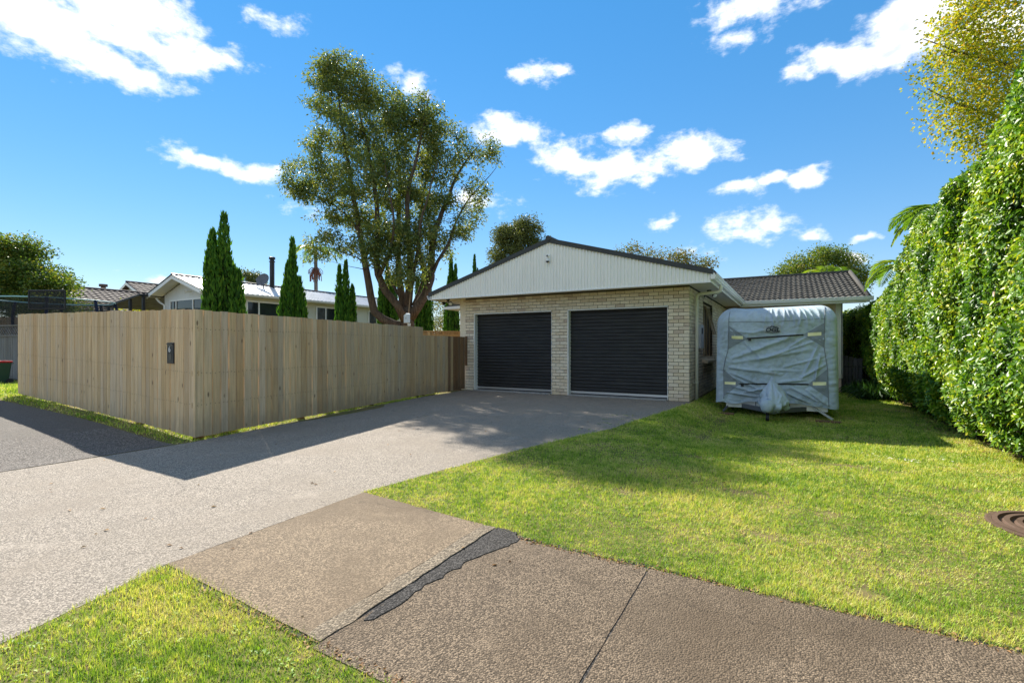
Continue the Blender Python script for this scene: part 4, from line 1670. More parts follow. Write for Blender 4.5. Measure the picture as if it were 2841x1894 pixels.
FOLDS = [fold((.95, 1.05), (2.2, 1.55), .10, .030), fold((1.0, .95), (2.45, 1.25), .09, .026), fold((.9, .85), (1.9, .72), .07, .030), fold((1.5, 1.02), (2.6, 1.45), .06, .022),
         fold((.95, .72), (1.5, .50), .06, .034), fold((1.0, .62), (1.55, .36), .05, .030), fold((1.2, .30), (1.6, .40), .04, .035), fold((.85, .30), (1.45, .22), .045, .038), fold((1.0, .42), (1.5, .30), .04, .030),
         fold((2.65, 1.15), (2.55, .60), .05, .034), fold((2.6, 1.3), (2.35, .72), .07, .028), fold((2.3, .65), (2.75, .95), .06, .026), fold((2.1, .45), (2.6, .18), .05, .036), fold((2.05, .32), (2.45, .14), .045, .036), fold((2.4, .40), (2.75, .12), .045, .034),
         fold((1.9, .55), (2.4, .62), .05, .024), fold((1.2, 1.42), (1.55, 1.05), .06, .018), fold((2.4, 1.52), (2.0, 1.25), .06, .018), fold((1.25, .80), (2.3, .80), .05, .018), fold((2.0, .88), (2.7, 1.10), .04, .02),
         fold((1.35, 1.62), (1.75, 1.70), .05, .014), fold((1.0, 1.66), (1.5, 1.60), .05, .016)]
DRAPE = [(1.62, .020), (1.78, .040), (1.86, .026), (2.0, .036), (2.12, .044), (2.20, .03), (2.30, .044), (2.43, .05), (2.55, .032), (2.66, .04)]


def front_disp(x, z):
    d = .012 * mnoise.noise(Vector((x * 3.1, z * 3.1, 4.0))) + .034 * abs(mnoise.noise(Vector((x * 4 + z * 3, z * 6 - x * 2.4, 1.0)))) + .020 * abs(mnoise.noise(Vector((x * 9 - z * 4, z * 10 + x * 3, 6.0)))) + .008 * abs(mnoise.noise(Vector((x * 24, z * 22, 3.0))))
    for a, b, w, amp in FOLDS:
        p = Vector((x, z))
        ab = b - a
        t = max(0, min(1, (p - a).dot(ab) / ab.length_squared))
        q = (p - a - ab * t)
        s = q.x * -ab.y + q.y * ab.x
        e_ = q.length / (w * .55)
        if e_ < 3:
            d += 2.0 * amp * math.exp(-e_ * (e_ if s > 0 else e_ * 2.6)) * math.sin(math.pi * (.12 + .76 * t))
    if z > 1.35:
        for dx, amp in DRAPE:
            w = .028 + .01 * math.sin(dx * 31)
            e_ = (x - dx - (z - 1.9) * .18 * math.sin(dx * 17)) / w
            if abs(e_) < 3:
                L_ = 1.62 + .2 * abs(math.sin(dx * 23))
                d += amp * math.exp(-e_ * e_) * sstep(L_ - .06, L_ + .2, z)
    # the middle hangs back between the corner patches
    u = (x - CX0) / (CX1 - CX0)
    d -= .05 * math.sin(math.pi * min(1, max(0, u))) * (sstep(.3, .7, z) - sstep(1.3, 1.6, z))
    if z < .35:
        d += .05 * (1 - z / .35) * (.4 + .6 * abs(mnoise.noise(Vector((x * 5.5, .3, 2)))))
    return d


def perim():
    """(x, y, nx, ny, kind) round the front from the left rear to the right rear"""
    out = []
    for k in range(14):
        t = k / 14
        out.append((CX0, CY1 + (CY0 + RC - CY1) * (1 - (1 - t) ** 2), -1, 0, 0))
    for k in range(7):
        a = math.pi + k / 7 * math.pi / 2
        out.append((CX0 + RC + RC * math.cos(a), CY0 + RC + RC * math.sin(a), math.cos(a), math.sin(a), 1))
    n = 160
    for k in range(n + 1):
        out.append((CX0 + RC + (CX1 - CX0 - 2 * RC) * k / n, CY0, 0, -1, 2))
    for k in range(1, 8):
        a = 1.5 * math.pi + k / 7 * math.pi / 2
        out.append((CX1 - RC + RC * math.cos(a), CY0 + RC + RC * math.sin(a), math.cos(a), math.sin(a), 1))
    for k in range(1, 15):
        t = k / 14
        out.append((CX1, CY0 + RC + (CY1 - CY0 - RC) * t * t, 1, 0, 0))
    return out


PER = perim()
NV = 132
rows_z = [CZ0 + (CZV - CZ0) * k / 110 for k in range(111)] + [None] * (NV - 111)
mb = MB()
for j in range(NV):
    for (x, y, nx, ny, kd) in PER:
        if j <= 110:
            z = rows_z[j]
            back = 0.0
        else:
            a = (j - 110) / (NV - 111) * math.pi / 2
            z = CZV + (CZT - CZV) * math.sin(a)
            back = 1 - math.cos(a)
        lean = .03 * (z - CZ0) / 2.0         # sides draw in towards the roof
        if j == 0:
            hem = .05 * mnoise.noise(Vector((x * 3.3, y * 3.3, 5))) + (.075 * math.sin(math.pi * max(0, min(1, (x - .95) / 1.75))) if ny < -.5 else 0)
            z += hem
        elif j < 8:
            hem = .05 * mnoise.noise(Vector((x * 3.3, y * 3.3, 5))) + (.075 * math.sin(math.pi * max(0, min(1, (x - .95) / 1.75))) if ny < -.5 else 0)
            z += hem * (1 - j / 8)
        dsp = front_disp(x, z) * (.12 + .88 * max(0, -ny) ** 2) if ny < -.05 else .012 * mnoise.noise(Vector((y * 2.2, z * 2.0, 8)))
        mx = (CX0 + CX1) / 2
        if back > 0:
            z += back * (.045 * abs((x - mx) / 1.17) ** 3 - .012 + .02 * mnoise.noise(Vector((x * 4, y * 2, 3))))
        X = mx + (x - mx) * (1 - (.30 * back + lean) / 1.175)
        Y = y + .50 * back * max(0.0, 1 - (y - CY0) / 1.6) - .3 * back * max(0.0, (y - 3.0) / 1.7) + .02
        X += nx * dsp * (1 if kd != 2 else 0)
        Y += ny * dsp
        mb.v.append((X, Y, z))
W_ = len(PER)
for j in range(NV - 1):
    for k in range(W_ - 1):
        a = j * W_ + k
        mb.f.append((a, a + 1, a + 1 + W_, a + W_))
top = [(NV - 1) * W_ + k for k in range(W_)]
mb.f.append(tuple(top))
mb.f.append((W_ - 1, 0, (NV - 1) * W_, NV * W_ - 1))
cover = mb.build('cover', M['cover'], cv, smooth=True)


def fpt(x, z, off=.004):
    """a point on the front of the cover"""
    if z <= CZV:
        return Vector((x, CY0 + .02 - front_disp(x, z) - off, z))
    a = math.asin(min(1, (z - CZV) / (CZT - CZV)))
    return Vector((x, CY0 + .02 + .50 * (1 - math.cos(a)) - front_disp(x, z) - off, z + off * .5))


def patch(name, quad, mat, off, nu=14, nv=10):
    """cloth patch with corners a, b, c, d lying on the front of the cover"""
    a, b, c, d = [Vector(q) for q in quad]
    m_ = MB()
    for j in range(nv + 1):
        for i in range(nu + 1):
            p = a.lerp(b, i / nu).lerp(d.lerp(c, i / nu), j / nv)
            m_.v.append(tuple(fpt(p.x, p.y, off)))
    for j in range(nv):
        for i in range(nu):
            q = j * (nu + 1) + i
            m_.f.append((q, q + 1, q + nu + 2, q + nu + 1))
    return m_.build(name, mat, cover, smooth=True)


def line_on(pts, step=.04):
    out = []
    for a, b in zip(pts[:-1], pts[1:]):
        a, b = Vector(a), Vector(b)
        n = max(1, int((b - a).length / step))
        for k in range(n):
            out.append(a.lerp(b, k / n))
    out.append(Vector(pts[-1]))
    return out


SL_ = [(.91, 2.16), (.90, 1.86), (.88, 1.23), (.83, 1.04), (.79, .80), (.80, .15)]
SR_ = [(2.73, 2.16), (2.72, 1.88), (2.71, 1.30), (2.77, .85), (2.79, .09)]
for pts in (SL_, SR_):
    MB().tube([fpt(max(CX0 + RC, min(CX1 - RC, p.x)), p.y, .004) for p in line_on(pts)], .0075, 6).build('seam', M['cover_seam'], cover, smooth=True)
MB().tube([fpt(p.x, p.y, .002) for p in line_on([(.90, 1.875), (1.84, 1.86), (2.72, 1.90)])], .005, 5).build('seam', M['cover_seam'], cover, smooth=True)
TRI = [((.91, 1.79), (1.27, 1.505), (1.27, 1.495), (.885, 1.26)), ((2.34, 1.575), (2.71, 1.81), (2.71, 1.30), (2.34, 1.565)),
       ((.80, .80), (1.12, .50), (1.12, .485), (.80, .20)), ((2.43, .535), (2.76, .85), (2.79, .25), (2.43, .525))]
for t in TRI:
    patch('corner_patch', t, M['cover_dark'], .007)
for (x0, z0), (x1, z1) in (((.96, 1.56), (1.19, 1.49)), ((2.42, 1.61), (2.66, 1.54)), ((.815, .53), (1.04, .47)), ((2.51, .58), (2.745, .51))):
    dz = -.003 if x0 < 1.5 else .012
    patch('reflective_strip', ((x0, z1), (x1, z1 + dz), (x1, z0 + dz), (x0, z0)), M['reflector'], .013, 8, 3)
for a, b in (((1.265, 1.50), (2.345, 1.57)), ((1.115, .492), (2.435, .53))):
    n = 30
    m_ = MB()
    for k in range(n + 1):
        p = Vector(a).lerp(Vector(b), k / n)
        y = min(fpt(p.x, p.y, .0).y for _ in (0,)) - .014
        m_.v += [(p.x, y, p.y - .016), (p.x, y, p.y + .016)]
    for k in range(n):
        m_.f.append((2 * k, 2 * k + 2, 2 * k + 3, 2 * k + 1))
    m_.build('strap', M['black_plastic'], cover)
    q = fpt(a[0] + .06, a[1] - .02, .02)
    MB().box(q.x - .03, q.x + .03, q.y - .01, q.y, q.z - .035, q.z + .02).build('buckle', M['black_plastic'], cover)

# printed maker's badge
patch('badge_panel', ((1.60, 1.615), (1.93, 1.625), (1.93, 1.785), (1.60, 1.775)), M['logo_panel'], .008, 12, 6)
yb = min(fpt(x, z, .0).y for x in (1.65, 1.75, 1.85) for z in (1.65, 1.7, 1.75)) - .016
t_ = text_obj('badge_lettering', 'OGL', .105, M['logo_ink'], cover, (1.765, yb, 1.680), (R(90), 0, 0), .001, shear=.22, sx=1.28, bold=.004)
bdg = MB()


def flat(poly, y):
    bdg.poly(*[(x, y, z) for x, z in poly])


flat([(1.64, 1.722), (1.70, 1.752), (1.715, 1.745), (1.755, 1.775), (1.775, 1.760), (1.80, 1.768), (1.835, 1.745), (1.85, 1.750), (1.895, 1.722), (1.84, 1.730), (1.81, 1.742), (1.79, 1.735), (1.76, 1.755), (1.725, 1.730), (1.70, 1.738), (1.68, 1.728)], yb + .001)
flat([(1.622, 1.632), (1.64, 1.640), (1.70, 1.632), (1.765, 1.626), (1.83, 1.632), (1.893, 1.640), (1.91, 1.632), (1.83, 1.620), (1.765, 1.612), (1.70, 1.620)], yb + .001)
bdg.build('badge_outline', M['logo_ink'], cover)
# faint oval patch below
m_ = MB()
m_.poly(*[tuple(fpt(1.775 + .085 * math.cos(a), .735 + .026 * math.sin(a), .010)) for a in [2 * math.pi * k / 20 for k in range(20)]])
m_.build('oval_patch', M['logo_panel'], cover)

# bagged tow hitch
mb = MB()
HC = Vector((1.77, -.86, 0))
prof0 = [(-.06, .10), (-.02, .20), (.05, .265), (.14, .285), (.22, .255), (.30, .22), (.38, .175), (.46, .125), (.54, .08), (.61, .045), (.67, .018)]
prof = []
for (z_a, r_a), (z_b, r_b) in zip(prof0[:-1], prof0[1:]):
    for q in range(3):
        prof.append((z_a + (z_b - z_a) * q / 3, r_a + (r_b - r_a) * q / 3))
prof.append(prof0[-1])
n = 72
for z, r_ in prof:
    for k in range(n):
        a = 2 * math.pi * k / n
        d = Vector((math.cos(a), math.sin(a), 0))
        w = r_ * (.86 + .42 * mnoise.noise(Vector((d.x * 1.8 + 3, d.y * 1.8, z * 3.5))) + .55 * abs(mnoise.noise(Vector((d.x * 4.2, d.y * 4.2, z * 7)))) + .09 * math.sin(a * 5 + z * 14))
        sh = Vector((.03 * math.sin(z * 5), .45 * max(0, z - .12) * .9, 0))
        q = HC + d * w + sh
        mb.v.append((q.x, q.y, z + .02 * mnoise.noise(Vector((d.x * 3, d.y * 3, z * 7 + 2)))))
for j in range(len(prof) - 1):
    for k in range(n):
        a = j * n + k
        b = j * n + (k + 1) % n
        mb.f.append((a, b, b + n, a + n))
mb.f.append(tuple(range(n - 1, -1, -1)))
mb.f.append(tuple(range((len(prof) - 1) * n, len(prof) * n)))
hb_ = mb.build('hitch_cover', M['cover'], cv, smooth=True)
mb = MB()
KC = Vector((1.70, -1.10, .12))
for j, (r_, o_) in enumerate(((.10, .12), (.125, .04), (.135, -.03), (.115, -.09), (.075, -.125))):
    for k in range(20):
        a = 2 * math.pi * k / 20
        w = r_ * (1 + .22 * mnoise.noise(Vector((math.cos(a) * 2, math.sin(a) * 2, j * .9))))
        mb.v.append((KC.x + w * math.cos(a), KC.y + o_, KC.z + w * math.sin(a)))
for j in range(4):
    for k in range(20):
        a, b = j * 20 + k, j * 20 + (k + 1) % 20
        mb.f.append((a, b, b + 20, a + 20))
mb.f.append(tuple(range(80, 100)))
mb.build('hitch_bulge', M['cover'], hb_, smooth=True)
MB().tube([KC + Vector((.12 * math.cos(a), -.02 + .03 * math.sin(3 * a), .115 * math.sin(a))) for a in [R(20) + R(150) * k / 12 for k in range(13)]], .006, 5).build('elastic_cord', M['black_plastic'], hb_)

# what shows under the cover
mb = MB()
mb.box(.84, 2.78, CY0 + .05, CY0 + .09, -.04, .30)
lower = mb.build('front_skirt', M['chassis_white'], cv, bevel=.01)
for x in (1.44, 2.09):
    MB().box(x - .006, x + .006, CY0 + .045, CY0 + .0495, -.035, .2).build('panel_gap', M['black_plastic'], lower)
mb = MB()
for q in (-1, 1):
    mb.beam((1.78 + q * .75, CY0 + .3, .0), (1.78 + q * .06, -1.05, .02), .06, .09)
mb.box(.9, 2.7, CY0 + .1, 4.5, -.02, .04)
mb.build('chassis', M['dish_grey'], cv)
mb = MB()
mb.tube([(1.70, -1.05, .15), (1.70, -1.05, -.10)], .03, 8)
mb.tube([(1.67, -1.05, -.12), (1.73, -1.05, -.12)], .08, 14)
mb.build('jockey_wheel', M['black_plastic'], cv)
mb = MB()
mb.beam((2.52, -.26, .05), (2.86, -.40, -.16), .07, .03)
mb.build('stabiliser_leg', M['aluminium'], cv)
mb = MB()
mb.beam((.92, -.20, .05), (.78, -.28, -.14), .05, .03)
mb.build('stabiliser_leg', M['dish_grey'], cv)
for s in (-1, 1):
    x = 1.78 + s * .98
    MB().tube([(x - .09, 2.3, .10), (x + .09, 2.3, .10)], .31, 24).build('wheel', M['black_plastic'], cv)
wd = MB().box(.66, 1.02, -.50, -.32, H(.8, -.4) - .03, H(.8, -.4) + .035).build('wood_block', M['brown_post'])
tag(wd, 'flat timber block under the left front of the caravan', 'wood block')
wd = MB().box(2.55, 2.98, -.62, -.45, H(2.8, -.5) - .03, H(2.8, -.5) + .03).build('wood_block', M['brown_post'])
tag(wd, 'flat timber block under the right stabiliser leg of the caravan', 'wood block')

# ------------------------------------------------------------------ manhole cover in the lawn
mc = Vector((3.83, -7.24, 0))
mh = thing('manhole_cover', mc, 'round rusty manhole cover with concentric ribs sunk in the lawn', 'manhole cover')
prof = [(.40, -.05), (.40, .004), (.37, .008)]
r_ = .37
while r_ > .06:
    prof += [(r_, .008), (r_ - .008, -.010), (r_ - .026, -.010), (r_ - .034, .008), (r_ - .066, .008)]
    r_ -= .066
prof.append((.01, .008))
MB().lathe(prof, mc + Vector((0, 0, .012)), 56).build('cast_lid', M['rust'], mh)
MB().lathe([(.44, -.05), (.44, .004), (.43, .007), (.402, .007), (.402, -.05)], mc + Vector((0, 0, .004)), 48).build('rim', M['rust'], mh)

# ------------------------------------------------------------------ vegetation
C30, S30 = math.cos(R(30)), math.sin(R(30))


def at(px, py, d):
    """surveyed point: bearing px, height py (2352 px survey photo) at distance d along the view"""
    X = (px - 1176.0) / 1109.0 * d
    return Vector((CAM[0] + X * C30 - d * S30, CAM[1] + X * S30 + d * C30, 1.31 + (797.0 - py) * d / 1109.0))


def ground_at(px, py, z=0.0):
    d = 1109.0 * (1.31 - z) / (py - 797.0)
    p = at(px, py, d)
    return p.x, p.y


def densify(pts, step):
    out = []
    n = len(pts)
    for k in range(n - 1):
        p0 = pts[max(0, k - 1)]
        p1, p2 = pts[k], pts[k + 1]
        p3 = pts[min(n - 1, k + 2)]
        m = max(1, int((p2 - p1).length / step))
        for q in range(m):
            t = q / m
            out.append(.5 * ((2 * p1) + (p2 - p0) * t + (2 * p0 - 5 * p1 + 4 * p2 - p3) * t * t + (3 * p1 - p0 - 3 * p2 + p3) * t ** 3))
    out.append(pts[-1])
    return out


def make_tree(name, label, base, limbs, blobs, leaves_per, leaf, mat, bark, seed=1, clump=.35, twig_r=.012, group=None, cat='tree', flat=.75, droop=.15, wid=.42, maxlen=3.2, step=.35, lim=1.0, spray=False):
    """limbs: (points, r0, r1); blobs: (centre, (rx, ry, rz), twigs). Twigs grow from the nearest wood; leaves sit in clumps round their ends."""
    g = np.random.default_rng(seed)
    rr = random.Random(seed)
    t = thing(name, base, label, cat, group)
    wood = MB()
    nodes, nrad = [], []
    for pts, r0, r1 in limbs:
        d = densify([Vector(p) for p in pts], step)
        n = len(d)
        d = [p + Vector((mnoise.noise(p * 1.7), mnoise.noise(p * 1.7 + Vector((5, 0, 0))), 0)) * (.05 if 0 < k < n - 1 else 0) for k, p in enumerate(d)]
        rad = [r0 + (r1 - r0) * (k / max(1, n - 1)) ** .8 for k in range(n)]
        rad = [q * lim for q in rad]
        wood.tube(d, rad, 9 if r0 > .06 else 6)
        nodes += [tuple(p) for p in d]
        nrad += rad
    wood.build('trunk', bark, t, smooth=True)
    tw = MB()
    ends, wts = [], []
    N = np.array(nodes)
    NR = np.array(nrad)
    tg = []
    for c, (rx, ry, rz), n in blobs:
        u = unit(g.normal(size=(n, 3))) * (g.random((n, 1)) ** .45)
        tg.append(np.array(c)[None] + u * np.array([[rx, ry, rz]]))
    tg = np.concatenate(tg)
    dist = np.array([np.min(np.linalg.norm(N - q, axis=1)) for q in tg])
    order = np.argsort(dist)
    extra = []
    exr = []
    for oi in order:
        q = tg[oi]
        A = N if not extra else np.concatenate([N, np.array(extra)])
        AR = NR if not extra else np.concatenate([NR, np.array(exr)])
        dv = q - A
        dl = np.linalg.norm(dv, axis=1)
        cost = dl + .9 * np.maximum(0, -dv[:, 2]) + .25 * np.maximum(0, .3 - dl)
        k = int(np.argmin(cost))
        a = Vector(A[k])
        b = Vector(q)
        L = (b - a).length
        if L > maxlen or L < .05:
            if L > maxlen:
                continue
        mid = a.lerp(b, .5) + Vector((rr.uniform(-.12, .12), rr.uniform(-.12, .12), rr.uniform(-.02, .16))) * L
        r0 = min(AR[k] * .75, twig_r * (1 + L * .9))
        tw.tube([a, a.lerp(mid, .6), mid, mid.lerp(b, .55), b], [r0, r0 * .85, r0 * .65, r0 * .5, r0 * .3], 4, cap=False)
        for f_ in (.35, .6, .85, 1.0):
            p_ = a.lerp(mid, f_ * 2) if f_ < .5 else mid.lerp(b, f_ * 2 - 1)
            extra.append(tuple(p_))
            exr.append(r0 * (1 - .6 * f_))
        ends.append(tuple(b))
        ends.append(tuple(mid.lerp(b, .5)))
        if spray:
            for f_ in (.25, .75):
                ends.append(tuple(mid.lerp(b, f_) + Vector((rr.gauss(0, .05), rr.gauss(0, .05), rr.gauss(0, .05)))))
    tw.build('branches', bark, t)
    E_ = np.array(ends)
    nl = leaves_per
    c = np.repeat(E_, nl, 0)
    off = g.normal(size=c.shape) * clump
    off[:, 2] *= flat
    c = c + off
    d = unit(off) * .8 + g.normal(size=c.shape) * .55
    d[:, 2] -= droop
    nr = unit(g.normal(size=c.shape) + np.array([[0, 0, .7]]))
    ln = leaf * g.uniform(.65, 1.25, len(c))
    cr = np.repeat(g.random(len(E_)), nl)
    rnd = np.clip(g.random(len(c)) * .6 + cr * .4, 0, 1)
    v, f, r_ = leaf_arrays(c, d, nr, ln, ln * wid, rnd)
    link('crown', np_mesh('crown', v, f, mat, r_), t)
    return t


TD = 18.0


def tp(px, py, dd=0.0):
    return at(px, py, TD + dd)


# ---- the big multi-stemmed tree behind the fence
limbs = [
    ([tp(938, 875), tp(938, 800), tp(936, 745), tp(932, 706)], .62, .36),
    ([tp(934, 752), tp(905, 745), tp(878, 732), tp(860, 715), tp(851, 680), tp(847, 650), tp(840, 610), tp(829, 548), tp(815, 470), tp(803, 393), tp(790, 310), tp(780, 235), tp(772, 150)], .27, .02),
    ([tp(930, 735, -.2), tp(912, 700, -.3), tp(886, 668, -.4), tp(868, 630, -.5), tp(864, 600, -.5), tp(869, 548, -.6), tp(864, 470, -.6), tp(858, 415, -.6), tp(838, 310, -.4), tp(815, 220, -.2)], .24, .02),
    ([tp(934, 728, .2), tp(925, 690, .3), tp(917, 640, .5), tp(914, 570, .8), tp(915, 500, .9), tp(918, 400, .8), tp(905, 300, .6), tp(898, 220, .5)], .24, .02),
    ([tp(934, 722), tp(938, 680), tp(942, 620, -.2), tp(940, 560, -.3), tp(936, 500, -.5), tp(938, 437, -.6), tp(958, 360, -.6), tp(975, 280, -.5), tp(985, 220, -.4)], .26, .02),
    ([tp(940, 732), tp(958, 706), tp(978, 676, -.1), tp(988, 640, -.2), tp(990, 590, -.3), tp(996, 540, -.3), tp(1010, 500, -.2), tp(1030, 455), tp(1048, 405), tp(1075, 365), tp(1105, 330)], .30, .018),
    ([tp(988, 640, -.2), tp(1005, 600, -.4), tp(1030, 560, -.5), tp(1048, 510, -.5), tp(1070, 465, -.4), tp(1105, 425, -.3), tp(1140, 385, -.2)], .12, .012),
    ([tp(985, 662, .3), tp(970, 610, .6), tp(962, 560, .9), tp(968, 470, 1.1), tp(985, 385, 1.1), tp(1010, 310, 1.0)], .17, .015),
    ([tp(836, 580), tp(815, 520, .3), tp(785, 485, .5), tp(748, 460, .6), tp(702, 437, .7), tp(664, 420, .7)], .10, .01),
    ([tp(843, 610), tp(820, 592, -.3), tp(790, 580, -.5), tp(750, 562, -.6)], .06, .01),
    ([tp(842, 620), tp(825, 616, -.5), tp(805, 612, -.8), tp(760, 600, -.9)], .03, .008),
    ([tp(868, 640, -.5), tp(890, 590, -1.0), tp(905, 520, -1.4), tp(895, 440, -1.6), tp(880, 350, -1.5)], .12, .012),
    ([tp(942, 650), tp(955, 600, -.9), tp(965, 520, -1.5), tp(985, 440, -1.7), tp(1005, 370, -1.6)], .13, .012),
    ([tp(914, 600, .8), tp(895, 540, 1.5), tp(870, 460, 1.9), tp(845, 380, 1.9)], .12, .012),
    ([tp(920, 680, .3), tp(900, 650, .8), tp(893, 610, 1.2), tp(890, 560, 1.5)], .11, .02),
    ([tp(950, 700), tp(968, 650, .6), tp(980, 600, 1.0), tp(985, 540, 1.3)], .12, .02),
]
k_ = TD / 1109.0


def bl(px, py, rx, ry, n, dd=0.0, dz=1.0):
    c = tp(px, py, dd)
    return (c, (rx * k_ * 1.0, rx * k_ * dz, ry * k_), n)


blobs = [bl(745, 165, 48, 42, 26), bl(790, 165, 55, 45, 38), bl(770, 230, 72, 55, 60, .2), bl(835, 205, 45, 40, 30, -.2), bl(880, 240, 60, 55, 55, .3), bl(960, 260, 55, 55, 40, -.3),
         bl(1000, 300, 50, 55, 34), bl(830, 310, 95, 70, 95, -.3), bl(930, 340, 95, 75, 105, .3), bl(1020, 380, 50, 55, 34, -.2), bl(745, 350, 62, 50, 42, .3), bl(700, 410, 52, 46, 40, .6), bl(690, 440, 42, 26, 16, .6),
         bl(770, 430, 65, 55, 50, .2), bl(860, 420, 85, 70, 90, -.8), bl(940, 440, 85, 70, 90, .6), bl(1000, 460, 45, 50, 26, -.4), bl(850, 510, 75, 50, 50, .3), bl(930, 530, 80, 50, 50, -.6), bl(765, 500, 48, 30, 16, .4),
         bl(1110, 350, 34, 40, 15, -.2), bl(1060, 330, 36, 45, 16), bl(1090, 440, 38, 40, 12, -.4), bl(1060, 520, 42, 40, 16, -.5), bl(1085, 490, 35, 40, 10), bl(745, 555, 38, 28, 16, -.5), bl(790, 565, 36, 26, 10, -.5), bl(725, 580, 26, 18, 7, -.8),
         bl(880, 590, 50, 40, 26, -1.0), bl(950, 600, 50, 44, 26, -.8), bl(920, 645, 45, 32, 14, -1.0), bl(1010, 560, 40, 40, 14), bl(860, 550, 50, 40, 26, -1.1), bl(960, 540, 50, 40, 24, -1.2)]
make_tree('broadleaf_tree', 'tall many-stemmed dark olive tree rising behind the driveway fence', tp(938, 872), limbs, blobs, 17, .112, M['tree_leaf'], M['bark'], seed=4, clump=.125, wid=.42, twig_r=.013, droop=.35, lim=.66, spray=True)

# ---- leafy tree at far left, in front of the tiled house
b0 = at(30, 820, 26)
make_tree('maple_tree', 'green and yellow leafy tree at the left edge above the lattice fence', (b0.x, b0.y, .1),
          [([(b0.x, b0.y, 0), (b0.x, b0.y, 2.0), at(25, 690, 26)], .22, .12), ([at(25, 690, 26), at(50, 640, 26), at(70, 590, 26.3)], .1, .02), ([at(25, 690, 26), at(0, 640, 26), at(-20, 580, 25.6)], .1, .02), ([at(25, 700, 26), at(80, 670, 25.5), at(125, 650, 25.6)], .07, .015)],
          [(at(10, 580, 26), (1.2, 1.3, .9), 70), (at(55, 575, 26.3), (1.0, 1.1, .8), 50), (at(70, 630, 26), (1.5, 1.4, .9), 90), (at(120, 655, 25.6), (1.0, 1.0, .6), 45), (at(20, 660, 25.8), (1.5, 1.4, .9), 80), (at(90, 690, 26), (1.5, 1.2, .6), 55), (at(-40, 640, 26), (1.6, 1.6, 1.6), 90), (at(20, 700, 25), (1.3, 1.3, .5), 30)],
          26, .15, M['left_leaf'], M['grey_bark'], seed=6, clump=.22, wid=.6)

# ---- autumn tree over the hedge at the right
b0 = at(2600, 797, 9.8)
yl_ = lambda px, py, d=9.2: at(px, py, d)
make_tree('autumn_tree', 'yellow-green autumn tree reaching over the hedge at top right', (b0.x, b0.y, -.1),
          [([(b0.x, b0.y, -.2), (b0.x, b0.y, 2.5), yl_(2590, 250, 9.8)], .22, .14), ([yl_(2590, 250, 9.8), yl_(2450, 200, 9.4), yl_(2320, 150), yl_(2200, 120), yl_(2120, 90)], .09, .006),
           ([yl_(2595, 300, 9.8), yl_(2440, 290, 9.2), yl_(2300, 270), yl_(2210, 240), yl_(2130, 205)], .08, .006), ([yl_(2590, 200, 9.8), yl_(2500, 80), yl_(2400, 0), yl_(2330, -60)], .09, .01),
           ([yl_(2590, 340, 9.8), yl_(2440, 370), yl_(2330, 350), yl_(2240, 330)], .06, .006), ([yl_(2590, 220, 9.8), yl_(2540, 50, 10.3), yl_(2500, -80, 10.3)], .1, .02)],
          [(yl_(2290, 60), (.9, 1.1, .8), 85), (yl_(2220, 120), (.65, .8, .6), 48), (yl_(2160, 160), (.50, .6, .55), 20), (yl_(2300, 190), (.9, 1.0, .7), 85), (yl_(2235, 260), (.62, .7, .5), 42), (yl_(2330, 300), (.8, .9, .5), 60), (yl_(2180, 235), (.40, .5, .5), 14),
           (yl_(2230, 20), (.55, .6, .5), 24), (yl_(2400, 0), (1.2, 1.2, 1.0), 70), (yl_(2420, 180), (1.1, 1.1, 1.0), 60), (yl_(2250, 335), (.4, .5, .3), 16), (yl_(2190, 60), (.4, .5, .4), 10), (yl_(2150, 290), (.3, .4, .4), 6)],
          17, .062, M['yellow_leaf'], M['grey_bark'], seed=8, clump=.14, wid=.7, twig_r=.010)

# ---- trees showing above the roofs
b0 = at(1188, 797, 40)
make_tree('round_tree', 'dense round olive tree behind the garage roof ridge', (b0.x, b0.y, 0), [([(b0.x, b0.y, 0), at(1188, 640, 40), at(1190, 560, 40)], .3, .08)],
          [(at(1188, 575, 40), (2.1, 2.0, 2.1), 320), (at(1205, 525, 40), (1.4, 1.4, 1.0), 110), (at(1160, 545, 40), (1.0, 1.1, 1.0), 70), (at(1150, 600, 40), (1.1, 1.2, 1.1), 60), (at(1235, 570, 40), (1.0, 1.0, 1.0), 60)],
          20, .17, M['far_leaf'], M['grey_bark'], seed=10, clump=.22, wid=.5, twig_r=.03)
b0 = at(1530, 797, 30)
make_tree('thin_tree', 'thin twiggy tree with reddish leaves above the right slope of the garage', (b0.x, b0.y, 0),
          [([(b0.x, b0.y, 0), at(1530, 680, 30), at(1500, 620, 30), at(1440, 575, 30)], .14, .01), ([at(1530, 680, 30), at(1550, 620, 30), at(1560, 580, 30)], .08, .01), ([at(1530, 680, 30), at(1590, 630, 30), at(1630, 605, 30)], .08, .01)],
          [(at(1445, 575, 30), (.8, .8, .5), 26), (at(1500, 590, 30), (.9, .8, .6), 40), (at(1560, 595, 30), (1.0, .9, .6), 55), (at(1610, 608, 30), (.8, .8, .45), 40), (at(1530, 620, 30), (1.6, 1, .5), 50)],
          10, .13, M['sparse_leaf'], M['grey_bark'], seed=12, clump=.2, wid=.6, twig_r=.012)
b0 = at(1890, 797, 36)
make_tree('leafy_tree', 'spreading green tree behind the ridge of the tiled wing', (b0.x, b0.y, 0), [([(b0.x, b0.y, 0), at(1890, 680, 36), at(1890, 610, 36)], .25, .05)],
          [(at(1885, 610, 36), (2.3, 2.0, 1.2), 190), (at(1825, 625, 36), (1.6, 1.4, .8), 90), (at(1950, 620, 36), (1.5, 1.4, 1.1), 90), (at(1905, 585, 36), (1.2, 1.2, .5), 50), (at(1975, 645, 36), (.8, .9, .9), 40)],
          16, .17, M['left_leaf'], M['grey_bark'], seed=14, clump=.25, wid=.5, twig_r=.02)
